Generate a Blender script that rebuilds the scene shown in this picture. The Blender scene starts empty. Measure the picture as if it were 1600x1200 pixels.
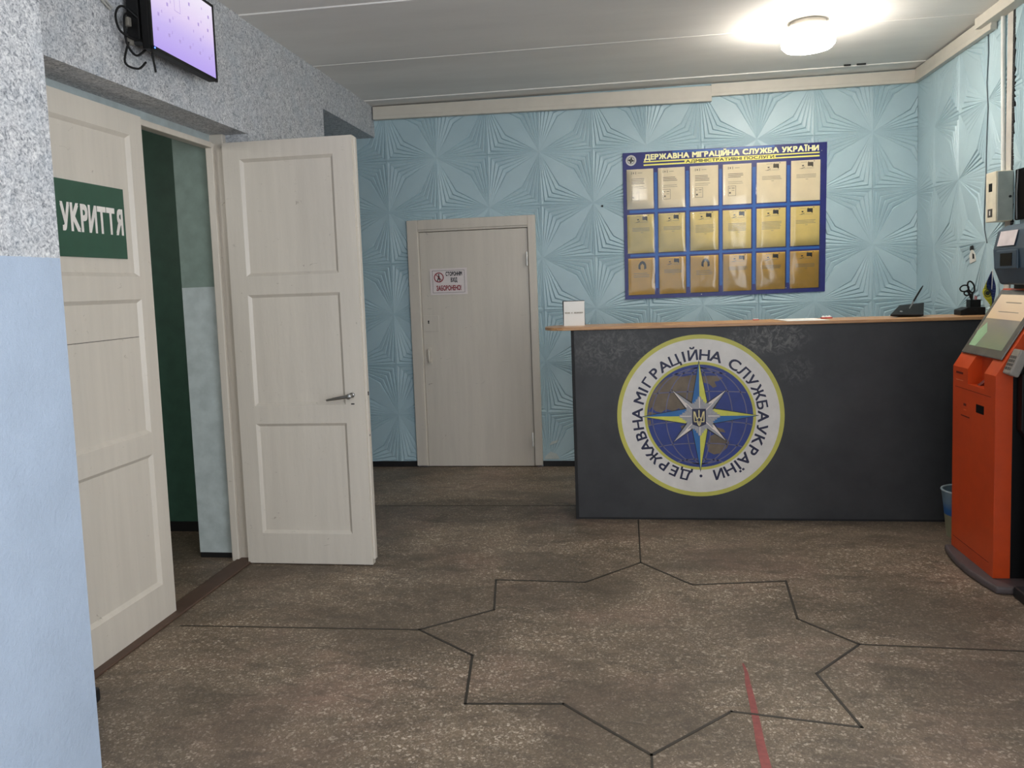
import bpy, bmesh, math, random
from mathutils import Vector, Matrix
random.seed(7)
SC = bpy.context.scene
COL = SC.collection
PI = math.pi

# ---------------------------------------------------------------- camera
def setup_camera():
    yaw, pitch, roll = -.1468, -.0823, -.0354
    cy, sy, cp, sp = math.cos(yaw), math.sin(yaw), math.cos(pitch), math.sin(pitch)
    f = Vector((sy*cp, cy*cp, sp)); r = Vector((cy, -sy, 0)); u = r.cross(f)
    c, s = math.cos(roll), math.sin(roll)
    r2 = c*r + s*u; u2 = -s*r + c*u
    cam = bpy.data.cameras.new('camera'); o = bpy.data.objects.new('camera', cam); COL.objects.link(o)
    M = Matrix((r2, u2, -f)).transposed().to_4x4(); M.translation = (0, 0, 1.45)
    o.matrix_world = M
    cam.sensor_fit = 'HORIZONTAL'; cam.sensor_width = 36; cam.lens = 36*1231/1600
    cam.shift_x = -3.9/1600; cam.shift_y = -52.4/1600
    cam.clip_start = .05; cam.clip_end = 60
    SC.camera = o
setup_camera()

# ---------------------------------------------------------------- light
SC.view_settings.view_transform = 'Standard'; SC.view_settings.look = 'None'
SC.view_settings.gamma = 1; SC.view_settings.use_curve_mapping = False
SC.view_settings.exposure = 0.64
LAMP_POWER = 50.0          # emission of the opal glass of the ceiling lamps
w = bpy.data.worlds.new('world'); SC.world = w; w.use_nodes = True
w.node_tree.nodes['Background'].inputs[0].default_value = (.62, .76, 1, 1)
w.node_tree.nodes['Background'].inputs[1].default_value = .35

def area(name, loc, rot, sx, sy, power, col):
    l = bpy.data.lights.new(name, 'AREA'); l.shape = 'RECTANGLE'; l.size = sx; l.size_y = sy
    l.energy = power; l.color = col
    o = bpy.data.objects.new(name, l); COL.objects.link(o); o.location = loc; o.rotation_euler = rot
# daylight through the entrance glazing behind the camera
area('daylight', (.0, -2.82, 1.55), (PI/2, 0, 0), 2.9, 2.2, 27, (.90, .95, 1))
# passage fill, then the side window of the hall, to the right of the camera
area('passage_fill', (-3.3, 1.4, 2.3), (math.radians(60), 0, 0),   .5, .3, 11, (1, .96, .88))  # unseen lamp added to brighten the dark passage
area('side_daylight', (1.70, .2, 1.65), (0, PI/2, 0), 1.7, 2.6, 72, (.95, .97, 1))

# ---------------------------------------------------------------- helpers
def lin(c):
    c = c/255.0
    return c/12.92 if c <= .04045 else ((c+.055)/1.055)**2.4
def rgb(r, g, b): return (lin(r), lin(g), lin(b), 1)

def tag(o, label=None, cat=None, group=None, kind=None):
    if label: o['label'] = label
    if cat: o['category'] = cat
    if group: o['group'] = group
    if kind: o['kind'] = kind
    return o
def empty(name, loc=(0, 0, 0), label=None, cat=None, group=None, kind=None, rz=0):
    o = bpy.data.objects.new(name, None); COL.objects.link(o); o.location = loc; o.rotation_euler = (0, 0, rz)
    o.empty_display_size = .05
    return tag(o, label, cat, group, kind)

class MB:
    """collects shapes; build() links them as one mesh object"""
    def __init__(s): s.v = []; s.f = []; s.m = []
    def add(s, vs, fs, mi=0):
        n = len(s.v); s.v += [tuple(p) for p in vs]
        for f in fs: s.f.append([i+n for i in f]); s.m.append(mi)
        return s
    def box(s, x0, x1, y0, y1, z0, z1, mi=0):
        v = [(x0,y0,z0),(x1,y0,z0),(x1,y1,z0),(x0,y1,z0),(x0,y0,z1),(x1,y0,z1),(x1,y1,z1),(x0,y1,z1)]
        return s.add(v, [(0,3,2,1),(4,5,6,7),(0,1,5,4),(1,2,6,5),(2,3,7,6),(3,0,4,7)], mi)
    def prism(s, poly, axis, a, b, mi=0):
        """poly of 2D points; axis x: (y,z), y: (x,z), z: (x,y); extruded from a to b"""
        def P(p, t):
            return (t, p[0], p[1]) if axis == 'x' else ((p[0], t, p[1]) if axis == 'y' else (p[0], p[1], t))
        n = len(poly)
        v = [P(p, a) for p in poly] + [P(p, b) for p in poly]
        f = [tuple(range(n)), tuple(range(2*n-1, n-1, -1))] + [(i, i+n, (i+1) % n+n, (i+1) % n) for i in range(n)]
        return s.add(v, f, mi)
    def lathe(s, prof, c=(0, 0, 0), n=32, axis='z', mi=0):
        v = []; f = []
        for (r, h) in prof:
            for k in range(n):
                a = 2*PI*k/n; x, y = r*math.cos(a), r*math.sin(a)
                if axis == 'z': p = (c[0]+x, c[1]+y, c[2]+h)
                elif axis == 'y': p = (c[0]+x, c[1]+h, c[2]+y)
                else: p = (c[0]+h, c[1]+x, c[2]+y)
                v.append(p)
        m = len(prof)
        for j in range(m-1):
            for k in range(n):
                f.append((j*n+k, j*n+(k+1) % n, (j+1)*n+(k+1) % n, (j+1)*n+k))
        f.append(tuple(range(n-1, -1, -1))); f.append(tuple((m-1)*n+k for k in range(n)))
        return s.add(v, f, mi)
    def tube(s, pts, r, n=8, mi=0, closed=False):
        P = [Vector(p) for p in pts]; m = len(P); v = []; f = []
        up = None
        for i in range(m):
            if closed: d = P[(i+1) % m]-P[i-1]
            else: d = P[min(i+1, m-1)]-P[max(i-1, 0)]
            d.normalize()
            if up is None:
                up = Vector((0, 0, 1)) if abs(d.z) < .9 else Vector((1, 0, 0))
            a = d.cross(up)
            if a.length < 1e-5: a = d.orthogonal()
            a.normalize(); b = a.cross(d).normalized(); up = b
            rr = r[i] if isinstance(r, (list, tuple)) else r
            for k in range(n):
                t = 2*PI*k/n; v.append(P[i] + (a*math.cos(t) + b*math.sin(t))*rr)
        for i in range(m if closed else m-1):
            for k in range(n):
                j = (i+1) % m
                f.append((i*n+k, i*n+(k+1) % n, j*n+(k+1) % n, j*n+k))
        if not closed: f.append(tuple(range(n-1, -1, -1))); f.append(tuple((m-1)*n+k for k in range(n)))
        return s.add(v, f, mi)
    def xf(s, M):
        s.v = [tuple(M @ Vector(p)) for p in s.v]; return s
    def build(s, name, mats, parent=None, smooth=False, bevel=0, seg=2):
        me = bpy.data.meshes.new(name); me.from_pydata(s.v, [], s.f)
        if not isinstance(mats, (list, tuple)): mats = [mats]
        for m in mats: me.materials.append(m)
        if len(mats) > 1:
            for p, mi in zip(me.polygons, s.m): p.material_index = mi
        bm = bmesh.new(); bm.from_mesh(me); bmesh.ops.recalc_face_normals(bm, faces=bm.faces[:]); bm.to_mesh(me); bm.free()
        if smooth:
            for p in me.polygons: p.use_smooth = True
            try: me.set_sharp_from_angle(angle=math.radians(38))
            except Exception: pass
        o = bpy.data.objects.new(name, me); COL.objects.link(o)
        if parent is not None: o.parent = parent
        if bevel:
            b = o.modifiers.new('bevel', 'BEVEL'); b.width = bevel; b.segments = seg; b.limit_method = 'ANGLE'; b.angle_limit = math.radians(40)
        return o

def struct(o, label, cat):
    return tag(o, label, cat, None, 'structure')

# -------- lettering: outlines of the built-in typeface turned into flat mesh
_tc = {}
TWIN = dict(zip('АВЕІКМНОРСТХ', 'ABEIKMHOPCTX'))      # same outline in both alphabets
CAP = .728
def glyph(c):
    if c in _tc: return _tc[c]
    if c == 'Ї':
        v, f = glyph('І'); n = len(v); v = list(v); f = list(f)
        x = sum(p[0] for p in v)/n
        for q in (-.11, .11):
            n = len(v); v += [(x+q-.055, .79), (x+q+.055, .79), (x+q+.055, .90), (x+q-.055, .90)]; f.append((n, n+1, n+2, n+3))
        _tc[c] = (v, f); return v, f
    if c == 'Я':
        v, f = glyph('R'); _tc[c] = ([(-x*CAP/.682, y*CAP/.682) for x, y in v], [q[::-1] for q in f]); return _tc[c]
    t = TWIN.get(c, c)
    cu = bpy.data.curves.new('t', 'FONT'); cu.body = t; cu.size = 1; cu.resolution_u = 4
    o = bpy.data.objects.new('t', cu); COL.objects.link(o)
    me = bpy.data.meshes.new_from_object(o.evaluated_get(bpy.context.evaluated_depsgraph_get()))
    k = CAP/.682 if (t != c or c in '!') else 1
    v = [(p.co.x*k, p.co.y*k) for p in me.vertices]; f = [tuple(p.vertices) for p in me.polygons]
    bpy.data.objects.remove(o); bpy.data.curves.remove(cu); bpy.data.meshes.remove(me)
    _tc[c] = (v, f); return v, f
def text_geo(t):
    V = []; F = []; x = 0
    for c in t:
        if c == ' ': x += .34; continue
        v, f = glyph(c); x0 = min(p[0] for p in v); x1 = max(p[0] for p in v); n = len(V)
        V += [(p[0]-x0+x, p[1]) for p in v]; F += [tuple(i+n for i in q) for q in f]; x += x1-x0+.115
    return V, F
def put_text(mb, t, place, w=None, h=None, bold=0.0, mi=0):
    """place(u,v) -> 3D point; text fitted to width w (centred at u=0) and cap height h (v from 0)"""
    v, f = text_geo(t)
    x0 = min(p[0] for p in v); x1 = max(p[0] for p in v)
    sy = h/CAP; sx = w/(x1-x0) if w else sy
    e = 1e-3; o = Vector(place(0, 0)); n = (Vector(place(e, 0))-o).cross(Vector(place(0, e))-o).normalized()
    for k, (dx, dy) in enumerate(((0, 0),) if not bold else ((-bold, -bold), (bold, -bold), (-bold, bold), (bold, bold), (0, 0))):
        mb.add([Vector(place((p[0]+dx-(x0+x1)/2)*sx, (p[1]+dy)*sy))+n*(.00014*k) for p in v], f, mi)

# ---------------------------------------------------------------- materials
MATS = {}
class NT:
    def __init__(s, name):
        s.m = bpy.data.materials.new(name); s.m.use_nodes = True
        s.t = s.m.node_tree; s.b = s.t.nodes['Principled BSDF']; s.out = s.t.nodes['Material Output']
    def n(s, typ, **k):
        x = s.t.nodes.new(typ)
        for a, b in k.items():
            if a in x.bl_rna.properties and not a.startswith('i_'): setattr(x, a, b)
        return x
    def l(s, a, b): s.t.links.new(a, b)
    def coord(s, kind='obj', scale=(1, 1, 1)):
        mp = s.n('ShaderNodeMapping'); mp.inputs['Scale'].default_value = scale
        if kind == 'world': g = s.n('ShaderNodeNewGeometry'); s.l(g.outputs['Position'], mp.inputs[0])
        else: g = s.n('ShaderNodeTexCoord'); s.l(g.outputs['Object'], mp.inputs[0])
        return mp.outputs[0]
    def noise(s, co, scale, detail=4, rough=.55, dist=0):
        x = s.n('ShaderNodeTexNoise'); x.inputs['Scale'].default_value = scale; x.inputs['Detail'].default_value = detail
        x.inputs['Roughness'].default_value = rough; x.inputs['Distortion'].default_value = dist
        s.l(co, x.inputs['Vector']); return x.outputs['Fac']
    def vor(s, co, scale, feature='F1'):
        x = s.n('ShaderNodeTexVoronoi'); x.feature = feature; x.inputs['Scale'].default_value = scale; s.l(co, x.inputs['Vector']); return x
    def ramp(s, fac, stops, interp='LINEAR'):
        x = s.n('ShaderNodeValToRGB'); x.color_ramp.interpolation = interp
        e = x.color_ramp.elements
        e[0].position, e[0].color = stops[0]
        e[1].position, e[1].color = stops[-1]
        for p, c in stops[1:-1]:
            q = e.new(p); q.color = c
        s.l(fac, x.inputs[0]); return x.outputs[0]
    def mix(s, fac, a, b, typ='MIX'):
        x = s.n('ShaderNodeMix'); x.data_type = 'RGBA'; x.blend_type = typ
        for sock, val in ((x.inputs[0], fac), (x.inputs[6], a), (x.inputs[7], b)):
            if hasattr(val, 'is_linked') or hasattr(val, 'links'): s.l(val, sock)
            else: sock.default_value = val
        return x.outputs[2]
    def math(s, op, a, b=0, clamp=False):
        x = s.n('ShaderNodeMath'); x.operation = op; x.use_clamp = clamp
        for sock, val in ((x.inputs[0], a), (x.inputs[1], b)):
            if hasattr(val, 'links'): s.l(val, sock)
            else: sock.default_value = val
        return x.outputs[0]
    def bump(s, h, dist=.002, strength=1):
        x = s.n('ShaderNodeBump'); x.inputs['Distance'].default_value = dist; x.inputs['Strength'].default_value = strength
        s.l(h, x.inputs['Height']); s.l(x.outputs[0], s.b.inputs['Normal'])
    def base(s, c):
        if hasattr(c, 'links'): s.l(c, s.b.inputs['Base Color'])
        else: s.b.inputs['Base Color'].default_value = c
    def rough(s, r):
        if hasattr(r, 'links'): s.l(r, s.b.inputs['Roughness'])
        else: s.b.inputs['Roughness'].default_value = r

G0 = (0, 0, 0, 1); G1 = (1, 1, 1, 1)
def simple(name, c, r=.5, metal=0, var=.06, scale=14, bump=0, bscale=200, emit=None, es=0, spec=.5):
    """paint or plastic with a little procedural unevenness"""
    if name in MATS: return MATS[name]
    n = NT(name); co = n.coord('world')
    f = n.noise(co, scale, 5)
    d = tuple(x*(1-var*2) for x in c[:3])+(1,); e = tuple(min(1, x*(1+var*2)) for x in c[:3])+(1,)
    n.base(n.ramp(f, [(.3, d), (.7, e)]))
    n.rough(r); n.b.inputs['Metallic'].default_value = metal
    n.b.inputs['Specular IOR Level'].default_value = spec
    if bump: n.bump(n.noise(co, bscale, 3), bump)
    if emit:
        n.b.inputs['Emission Color'].default_value = emit; n.b.inputs['Emission Strength'].default_value = es
    MATS[name] = n.m; return n.m

def mat_granite(name='granite_paper', lower=rgb(168, 183, 203), split=1.577):
    """speckled grey wall finish over blue-grey painted plaster"""
    n = NT(name); co = n.coord('world'); 
    v = n.vor(co, 95); a = n.noise(co, 52, 6, .72, 1.4); b = n.noise(co, 150, 3, .6)
    s = n.math('ADD', n.math('MULTIPLY', a, .75), n.math('MULTIPLY', b, .35))
    sp = n.ramp(s, [(.37, rgb(56, 58, 64)), (.46, rgb(138, 141, 146)), (.57, rgb(192, 193, 196)), (.70, rgb(230, 230, 229))])
    sp = n.mix(n.ramp(n.noise(co, 7, 3), [(.42, G0), (.75, (.35, .35, .35, 1))]), sp, rgb(160, 172, 184))
    if lower:
        g = n.n('ShaderNodeNewGeometry'); sx = n.n('ShaderNodeSeparateXYZ'); n.l(g.outputs['Position'], sx.inputs[0])
        lo = n.ramp(n.noise(co, 5, 5), [(.3, tuple(x*.93 for x in lower[:3])+(1,)), (.75, tuple(min(1, x*1.06) for x in lower[:3])+(1,))])
        edge = n.math('ADD', sx.outputs[2], n.math('MULTIPLY', n.noise(co, 40, 2), .006))
        k = n.math('GREATER_THAN', edge, split+.003)
        n.base(n.mix(k, lo, sp))
    else: n.base(sp)
    n.rough(.6)
    n.bump(n.math('ADD', n.noise(co, 70, 4), n.math('MULTIPLY', n.noise(co, 260, 2), .4)), .004, .6)
    MATS[name] = n.m; return n.m

def mat_floor():
    n = NT('terrazzo'); co = n.coord('world')
    v = n.vor(co, 112); v2 = n.vor(co, 215)
    c1 = n.n('ShaderNodeSeparateColor'); n.l(v.outputs['Color'], c1.inputs[0])
    c2 = n.n('ShaderNodeSeparateColor'); n.l(v2.outputs['Color'], c2.inputs[0])
    base = n.ramp(c1.outputs[0], [(0, rgb(108, 93, 77)), (.6, rgb(130, 113, 94)), (.88, rgb(148, 130, 109)), (.97, rgb(226, 210, 188))])
    fine = n.ramp(c2.outputs[1], [(0, rgb(98, 86, 72)), (.7, rgb(132, 116, 98)), (.93, rgb(178, 162, 144)), (1, rgb(222, 209, 192))])
    c = n.mix(.5, base, fine)
    # worn pink patches and ground-in dirt
    pk = n.ramp(n.noise(co, 1.4, 3), [(.5, G0), (.72, (.35, .35, .35, 1))])
    c = n.mix(pk, c, rgb(168, 130, 116))
    d1 = n.ramp(n.noise(n.coord('world', (1, 1.7, 1)), 1.3, 6, .62, .6), [(.40, G1), (.62, G0)])
    c = n.mix(n.math('MULTIPLY', d1, .66), c, rgb(84, 74, 63))
    d2 = n.ramp(n.noise(n.coord('world', (1.6, 3.4, 1)), 3.6, 7, .65, 1), [(.36, G1), (.52, G0)])
    c = n.mix(n.math('MULTIPLY', d2, .45), c, rgb(72, 64, 56))
    n.base(c)
    n.rough(n.ramp(n.noise(co, 2.2, 5), [(.3, (.42,)*3+(1,)), (.7, (.62,)*3+(1,))]))
    n.b.inputs['Specular IOR Level'].default_value = .35
    n.bump(n.noise(co, 130, 3), .0006)
    return n.m

def mat_paint_door(name='door_paint', c=rgb(206, 198, 186)):
    n = NT(name); co = n.coord('world')
    st = n.noise(n.coord('world', (9, 9, .6)), 3, 4)
    b = n.ramp(st, [(.3, tuple(x*.955 for x in c[:3])+(1,)), (.7, tuple(min(1, x*1.03) for x in c[:3])+(1,))])
    sc = n.ramp(n.noise(n.coord('world', (1, 1, 2.2)), 14, 6, .7, 1.5), [(.655, G0), (.70, (.55, .55, .55, 1))])
    n.base(n.mix(sc, b, rgb(120, 108, 96)))
    n.rough(.38); n.bump(n.noise(n.coord('world', (1, 1, .25)), 60, 3), .0015, .5)
    MATS[name] = n.m; return n.m

def mat_tile():
    n = NT('tile_paint'); co = n.coord('world')
    c = n.ramp(n.noise(co, 2.2, 5), [(.3, rgb(169, 194, 203)), (.7, rgb(183, 207, 214))])
    sc = n.ramp(n.noise(co, 11, 6, .7, .8), [(.66, G0), (.72, (.4, .4, .4, 1))])
    n.base(n.mix(sc, c, rgb(196, 208, 208)))
    n.rough(.42); n.bump(n.noise(co, 40, 4), .0012, .5)
    return n.m

def mat_counter():
    n = NT('counter_chalk_black'); co = n.coord('world')
    c = n.ramp(n.noise(co, 3, 6, .65), [(.3, rgb(44, 44, 46)), (.7, rgb(60, 60, 61))])
    # scuffed chalky wipe marks below the top edge
    vec = n.n('ShaderNodeNewGeometry'); sx = n.n('ShaderNodeSeparateXYZ'); n.l(vec.outputs['Position'], sx.inputs[0])
    def blob(cx, cz, rx, rz):
        a = n.math('POWER', n.math('DIVIDE', n.math('SUBTRACT', sx.outputs[0], cx), rx), 2)
        b = n.math('POWER', n.math('DIVIDE', n.math('SUBTRACT', sx.outputs[2], cz), rz), 2)
        return n.math('SUBTRACT', 1, n.math('ADD', a, b), clamp=True)
    m = n.math('ADD', n.math('MULTIPLY', blob(.80, 1.10, .26, .12), 1), n.math('MULTIPLY', blob(-.1, 1.05, .35, .2), .45), clamp=True)
    m = n.math('ADD', m, n.math('MULTIPLY', blob(.95, .9, .12, .1), .4), clamp=True)
    s = n.ramp(n.noise(co, 22, 8, .75, 1.6), [(.46, G0), (.66, G1)])
    c = n.mix(n.math('MULTIPLY', n.math('MULTIPLY', m, s), .75), c, rgb(150, 148, 142))
    n.base(c); n.rough(.5); n.bump(n.noise(co, 180, 3), .0006)
    return n.m

def mat_wood():
    n = NT('worktop_wood'); co = n.coord('world', (1.2, 14, 14))
    n.base(n.ramp(n.noise(co, 6, 6, .6, .4), [(.3, rgb(168, 120, 78)), (.7, rgb(206, 160, 112))]))
    n.rough(.35); return n.m

def mat_ceiling():
    n = NT('ceiling_paint'); co = n.coord('world')
    c = n.ramp(n.noise(n.coord('world', (.5, 2, 1)), 1.6, 5), [(.3, rgb(222, 219, 214)), (.7, rgb(236, 233, 228))])
    n.base(c); n.rough(.75); n.bump(n.noise(co, 50, 4), .0015, .5); return n.m

def mat_film():
    n = NT('pocket_film'); n.t.nodes.remove(n.b)
    tr = n.n('ShaderNodeBsdfTransparent'); gl = n.n('ShaderNodeBsdfGlossy'); gl.inputs['Roughness'].default_value = .12
    tr.inputs[0].default_value = (.97, .96, .92, 1)
    mx = n.n('ShaderNodeMixShader'); fr = n.n('ShaderNodeFresnel'); fr.inputs[0].default_value = 1.45
    n.l(n.math('ADD', fr.outputs[0], .01), mx.inputs[0]); n.l(tr.outputs[0], mx.inputs[1]); n.l(gl.outputs[0], mx.inputs[2])
    n.l(mx.outputs[0], n.out.inputs[0]); return n.m

def mat_screen(name, stops, strength, axis=2, a=0, b=1):
    n = NT(name); tc = n.n('ShaderNodeTexCoord'); sx = n.n('ShaderNodeSeparateXYZ'); n.l(tc.outputs['Generated'], sx.inputs[0])
    col = n.ramp(sx.outputs[axis], stops)
    n.base((.01, .01, .012, 1)); n.rough(.12)
    n.l(col, n.b.inputs['Emission Color']); n.b.inputs['Emission Strength'].default_value = strength
    return n.m

GRAN = mat_granite(); GRAN_UP = mat_granite('granite_paper_plain', None)
FLOOR = mat_floor(); DOORP = mat_paint_door(); TILE = mat_tile(); COUNTER = mat_counter(); WOOD = mat_wood(); CEIL = mat_ceiling()
FILM = mat_film()
BLACK = simple('black_plastic', rgb(11, 11, 12), .5, spec=.3); BLACKM = simple('black_matte', rgb(24, 24, 25), .7)
TRIM = simple('trunking_white', rgb(206, 200, 188), .45, var=.015)
WHITE = simple('white_plastic', rgb(226, 226, 222), .4)
BASEB = simple('black_skirting', rgb(22, 22, 24), .5)
STEEL = simple('steel', rgb(150, 150, 148), .3, 1)
GREEN_SIGN = simple('green_vinyl', rgb(34, 78, 60), .4, var=.03)
DKGREEN = simple('dark_green_paint', rgb(58, 92, 78), .5)
PASSW = simple('passage_upper_paint', rgb(120, 138, 130), .55)
PASSL = simple('passage_lower_paint', rgb(176, 186, 186), .55)
ORANGE = simple('orange_enamel', rgb(200, 70, 22), .35, var=.03)
NAVY = simple('board_navy', rgb(30, 36, 110), .35); BLUEB = simple('board_blue', rgb(34, 92, 170), .35)
YEL = simple('print_yellow', rgb(246, 236, 120), .45, var=.02)
CREAMLET = simple('print_cream', rgb(252, 248, 190), .45, var=.01)
INK = simple('print_ink', rgb(40, 38, 40), .6); INKG = simple('print_grey_ink', rgb(150, 142, 126), .6); INKL = simple('print_pale_ink', rgb(176, 168, 150), .6)
PAPER = simple('paper_white', rgb(238, 236, 230), .6, var=.01)
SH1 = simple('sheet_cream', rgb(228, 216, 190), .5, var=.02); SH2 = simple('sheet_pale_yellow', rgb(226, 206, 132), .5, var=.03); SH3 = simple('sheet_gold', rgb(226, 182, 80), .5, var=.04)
JOINT = simple('joint_strip_dark', rgb(52, 46, 38), .5)
REDP = simple('red_floor_paint', rgb(138, 70, 66), .55, var=.1, scale=40)
SLATE = simple('slate_plastic', rgb(60, 78, 94), .45); BEZEL = simple('bezel_grey', rgb(84, 84, 82), .25)

# ---------------------------------------------------------------- setting
CZ = 2.90; BY = 6.17; LX = -1.975; RX = 2.09
fl = MB().box(-4.2, 2.6, -3.2, 6.6, -.1, 0).build('floor', FLOOR)
struct(fl, 'worn brown terrazzo floor with a dark eight-pointed star outline', 'floor')

tips = [(.026,4.014),(.707,3.794),(.861,3.14),(.705,2.543),(.035,2.335),(-.6,2.582),(-.92,3.155),(-.686,3.738)]
inn = [(.266,3.722),(.673,3.366),(.644,2.889),(.307,2.606),(-.259,2.609),(-.646,2.941),(-.634,3.379),(-.245,3.728)]
def strip(mb, a, b, w, z0=0.0002, z1=.0016):
    a = Vector((a[0], a[1])); b = Vector((b[0], b[1])); d = (b-a).normalized(); n = Vector((-d.y, d.x))*w/2; e = d*w*.3
    mb.prism([a-e+n, a-e-n, b+e-n, b+e+n], 'z', z0, z1)
outl = []
for k in range(8): outl += [tips[k], inn[k]]
mbs = MB()
for k in range(16): strip(mbs, outl[k], outl[(k+1) % 16], .0105)
mbs.build('star_outline', JOINT, fl)
for a, b in (((.026, 4.014), (.022, 4.745)), ((.035, 2.335), (.05, -1.5)), ((-.92, 3.155), (-2.0, 3.125)), ((.861, 3.14), (1.70, 3.115)), ((-2.4, 5.005), (-.36, 5.055))):
    m = MB(); strip(m, a, b, .008); m.build('joint_strip', JOINT, fl)
m = MB()
pts = [(.392, 2.95, .007), (.394, 2.88, .013), (.388, 2.80, .019), (.386, 2.7, .022), (.379, 2.54, .024), (.372, 2.42, .028), (.370, 2.3, .03), (.374, 2.1, .033), (.36, 1.8, .034), (.352, 1.2, .035)]
L = [(x-w/2, y) for x, y, w in pts]; Rr = [(x+w/2, y) for x, y, w in pts]
for i in range(len(pts)-1): m.prism([L[i], Rr[i], Rr[i+1], L[i+1]], 'z', .0001, .0010)
m.build('painted_stripe', REDP, fl); tag(bpy.data.objects['painted_stripe'], 'faded red painted stripe')

# ceiling of concrete slabs
m = MB(); ys = [-3.2, 0, 1.05, 2.05, 3.0, 3.98, 4.96, 5.95, 6.6]
for i in range(8):
    dz = (.0, .004, 0, .003, .0, .004, 0, .004)[i]
    m.box(-4.2, 2.6, ys[i], ys[i+1], CZ-dz, CZ+.15)
for y in ys[2:-1]: m.box(-1.975, 2.09, y-.006, y+.006, CZ-.0075, CZ+.02)
struct(m.build('ceiling', CEIL, bevel=.002), 'grey painted concrete slab ceiling', 'ceiling')
for x, w_ in ((1.515, .045), (1.60, .06)): MB().box(x, x+w_, 5.905, 5.915, CZ-.009, CZ).build('slot', BLACKM, bpy.data.objects['ceiling'])

# --- sunburst relief tiles
TS = .4075
ANG = [30, 23, 16.5, 10.5, 5]; SW = 2.6
def tile_cells(u0, u1, v0, v1, au, av, depth, fade=None):
    """facets (list of (u,v,h)) of the relief inside the rectangle; a burst centre sits at (au,av)"""
    prof = [(45, 0.0)]
    for k, a in enumerate(ANG):
        prof.append((a, 0.0)); prof.append((a-1.15, -1.0)); prof.append((a-SW, -.40))
    prof.append((0.6, -.1)); prof.append((0.0, -.8))
    out = []
    i0 = math.floor((u0-au)/TS)-1; i1 = math.ceil((u1-au)/TS)+1; j0 = math.floor((v0-av)/TS)-1; j1 = math.ceil((v1-av)/TS)+1
    for i in range(i0, i1):
        for j in range(j0, j1):
            x, y = au+i*TS, av+j*TS
            if x > u1 or x+TS < u0 or y > v1 or y+TS < v0: continue
            cs = [((0, 0), 1, 1), ((1, 1), -1, -1)] if (i+j) % 2 == 0 else [((1, 0), -1, 1), ((0, 1), 1, -1)]
            for (cx, cy), sx, sy in cs:
                A = (x+cx*TS, y+cy*TS)
                for swap in (0, 1):
                    pp = []
                    for ang, h in prof:
                        t = math.tan(math.radians(ang)); p = 1/(1+t); q = t/(1+t)
                        if swap: p, q = q, p
                        pp.append((A[0]+sx*p*TS, A[1]+sy*q*TS, h*depth))
                    for a, b in zip(pp, pp[1:]): out.append([(A[0], A[1], 0), a, b])
    def clip(poly, ax, lim, keep):
        res = []
        for k in range(len(poly)):
            a, b = poly[k-1], poly[k]; ia = (a[ax]-lim)*keep >= -1e-9; ib = (b[ax]-lim)*keep >= -1e-9
            if ia != ib:
                t = (lim-a[ax])/(b[ax]-a[ax]); res.append(tuple(a[c]+(b[c]-a[c])*t for c in range(3)))
            if ib: res.append(b)
        return res
    fin = []
    for poly in out:
        for ax, lim, keep in ((0, u0, 1), (0, u1, -1), (1, v0, 1), (1, v1, -1)):
            poly = clip(poly, ax, lim, keep)
            if len(poly) < 3: break
        if len(poly) >= 3:
            if fade: poly = [(p[0], p[1], p[2]*fade(p[0], p[1])) for p in poly]
            fin.append(poly)
    return fin
def tile_mesh(mb, rects, place, au, av, depth, fade=None):
    for r in rects:
        for poly in tile_cells(*r, au, av, depth, fade):
            mb.add([place(*p) for p in poly], [tuple(range(len(poly)))])

m = MB()
AU, AV = -1.480, 2.472
tile_mesh(m, [(-2.8, -1.735, .04, CZ), (-1.735, -.715, 1.985, CZ), (-.715, RX, .04, CZ)], lambda u, v, h: (u, BY-h, v), AU, AV, .0105)
m.box(-2.8, -1.73, BY+.012, BY+.2, 0, CZ).box(-1.73, -.72, BY+.012, BY+.2, 1.98, CZ).box(-.72, RX+.3, BY+.012, BY+.2, 0, CZ)
wb = m.build('wall_back', TILE); struct(wb, 'pale blue back wall of sunburst relief tiles', 'wall')
MB().lathe([(.0075, 0), (.0075, .012)], (-.19, BY-.012, 2.034), 12, 'y').build('hole', BLACKM, wb)
m = MB(); m.prism([(-.70, .06), (-.58, .06), (-.60, .10), (-.65, .12), (-.69, .085)], 'y', BY-.003, BY-.0005)
m.prism([(-.66, .17), (-.60, .19), (-.58, .215), (-.64, .20)], 'y', BY-.003, BY-.0005); m.build('plaster_patch', simple('filler', rgb(196, 204, 200), .7), wb)

m = MB()
def rfade(y, z):
    f = 1.0
    if y > 5.75: f = max(.25, 1-(y-5.75)/.3)
    k = math.sin(y*7.3+z*3.1)*math.cos(z*5.7-y*2.2)
    return f*(1 if k > -.5 else .3)
tile_mesh(m, [(4.80, BY, 0.04, CZ), (3.6, 4.725, .04, CZ)], lambda u, v, h: (RX-h, u, v), 5.446, 2.02, .0100, rfade)
m.box(RX+.012, RX+.3, 3.5, BY+.012, 0, CZ)
wr = m.build('wall_right', TILE); struct(wr, 'pale blue side wall of worn relief tiles behind the orange kiosk', 'wall')
m = MB().box(RX-.004, RX+.01, 4.738, 4.80, 1.3, CZ); m.build('bare_strip', simple('bare_plaster', rgb(190, 186, 178), .8), wr)
m = MB()
zz = 1.6; k = 0
while zz < 2.8:
    hgt = .02+.02*random.random(); m.box(RX-.0015, RX+.008, 4.722-.006*random.random(), 4.739, zz, zz+hgt); zz += hgt+.003; k += 1
m.build('torn_edge', BLACKM, wr)
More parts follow.
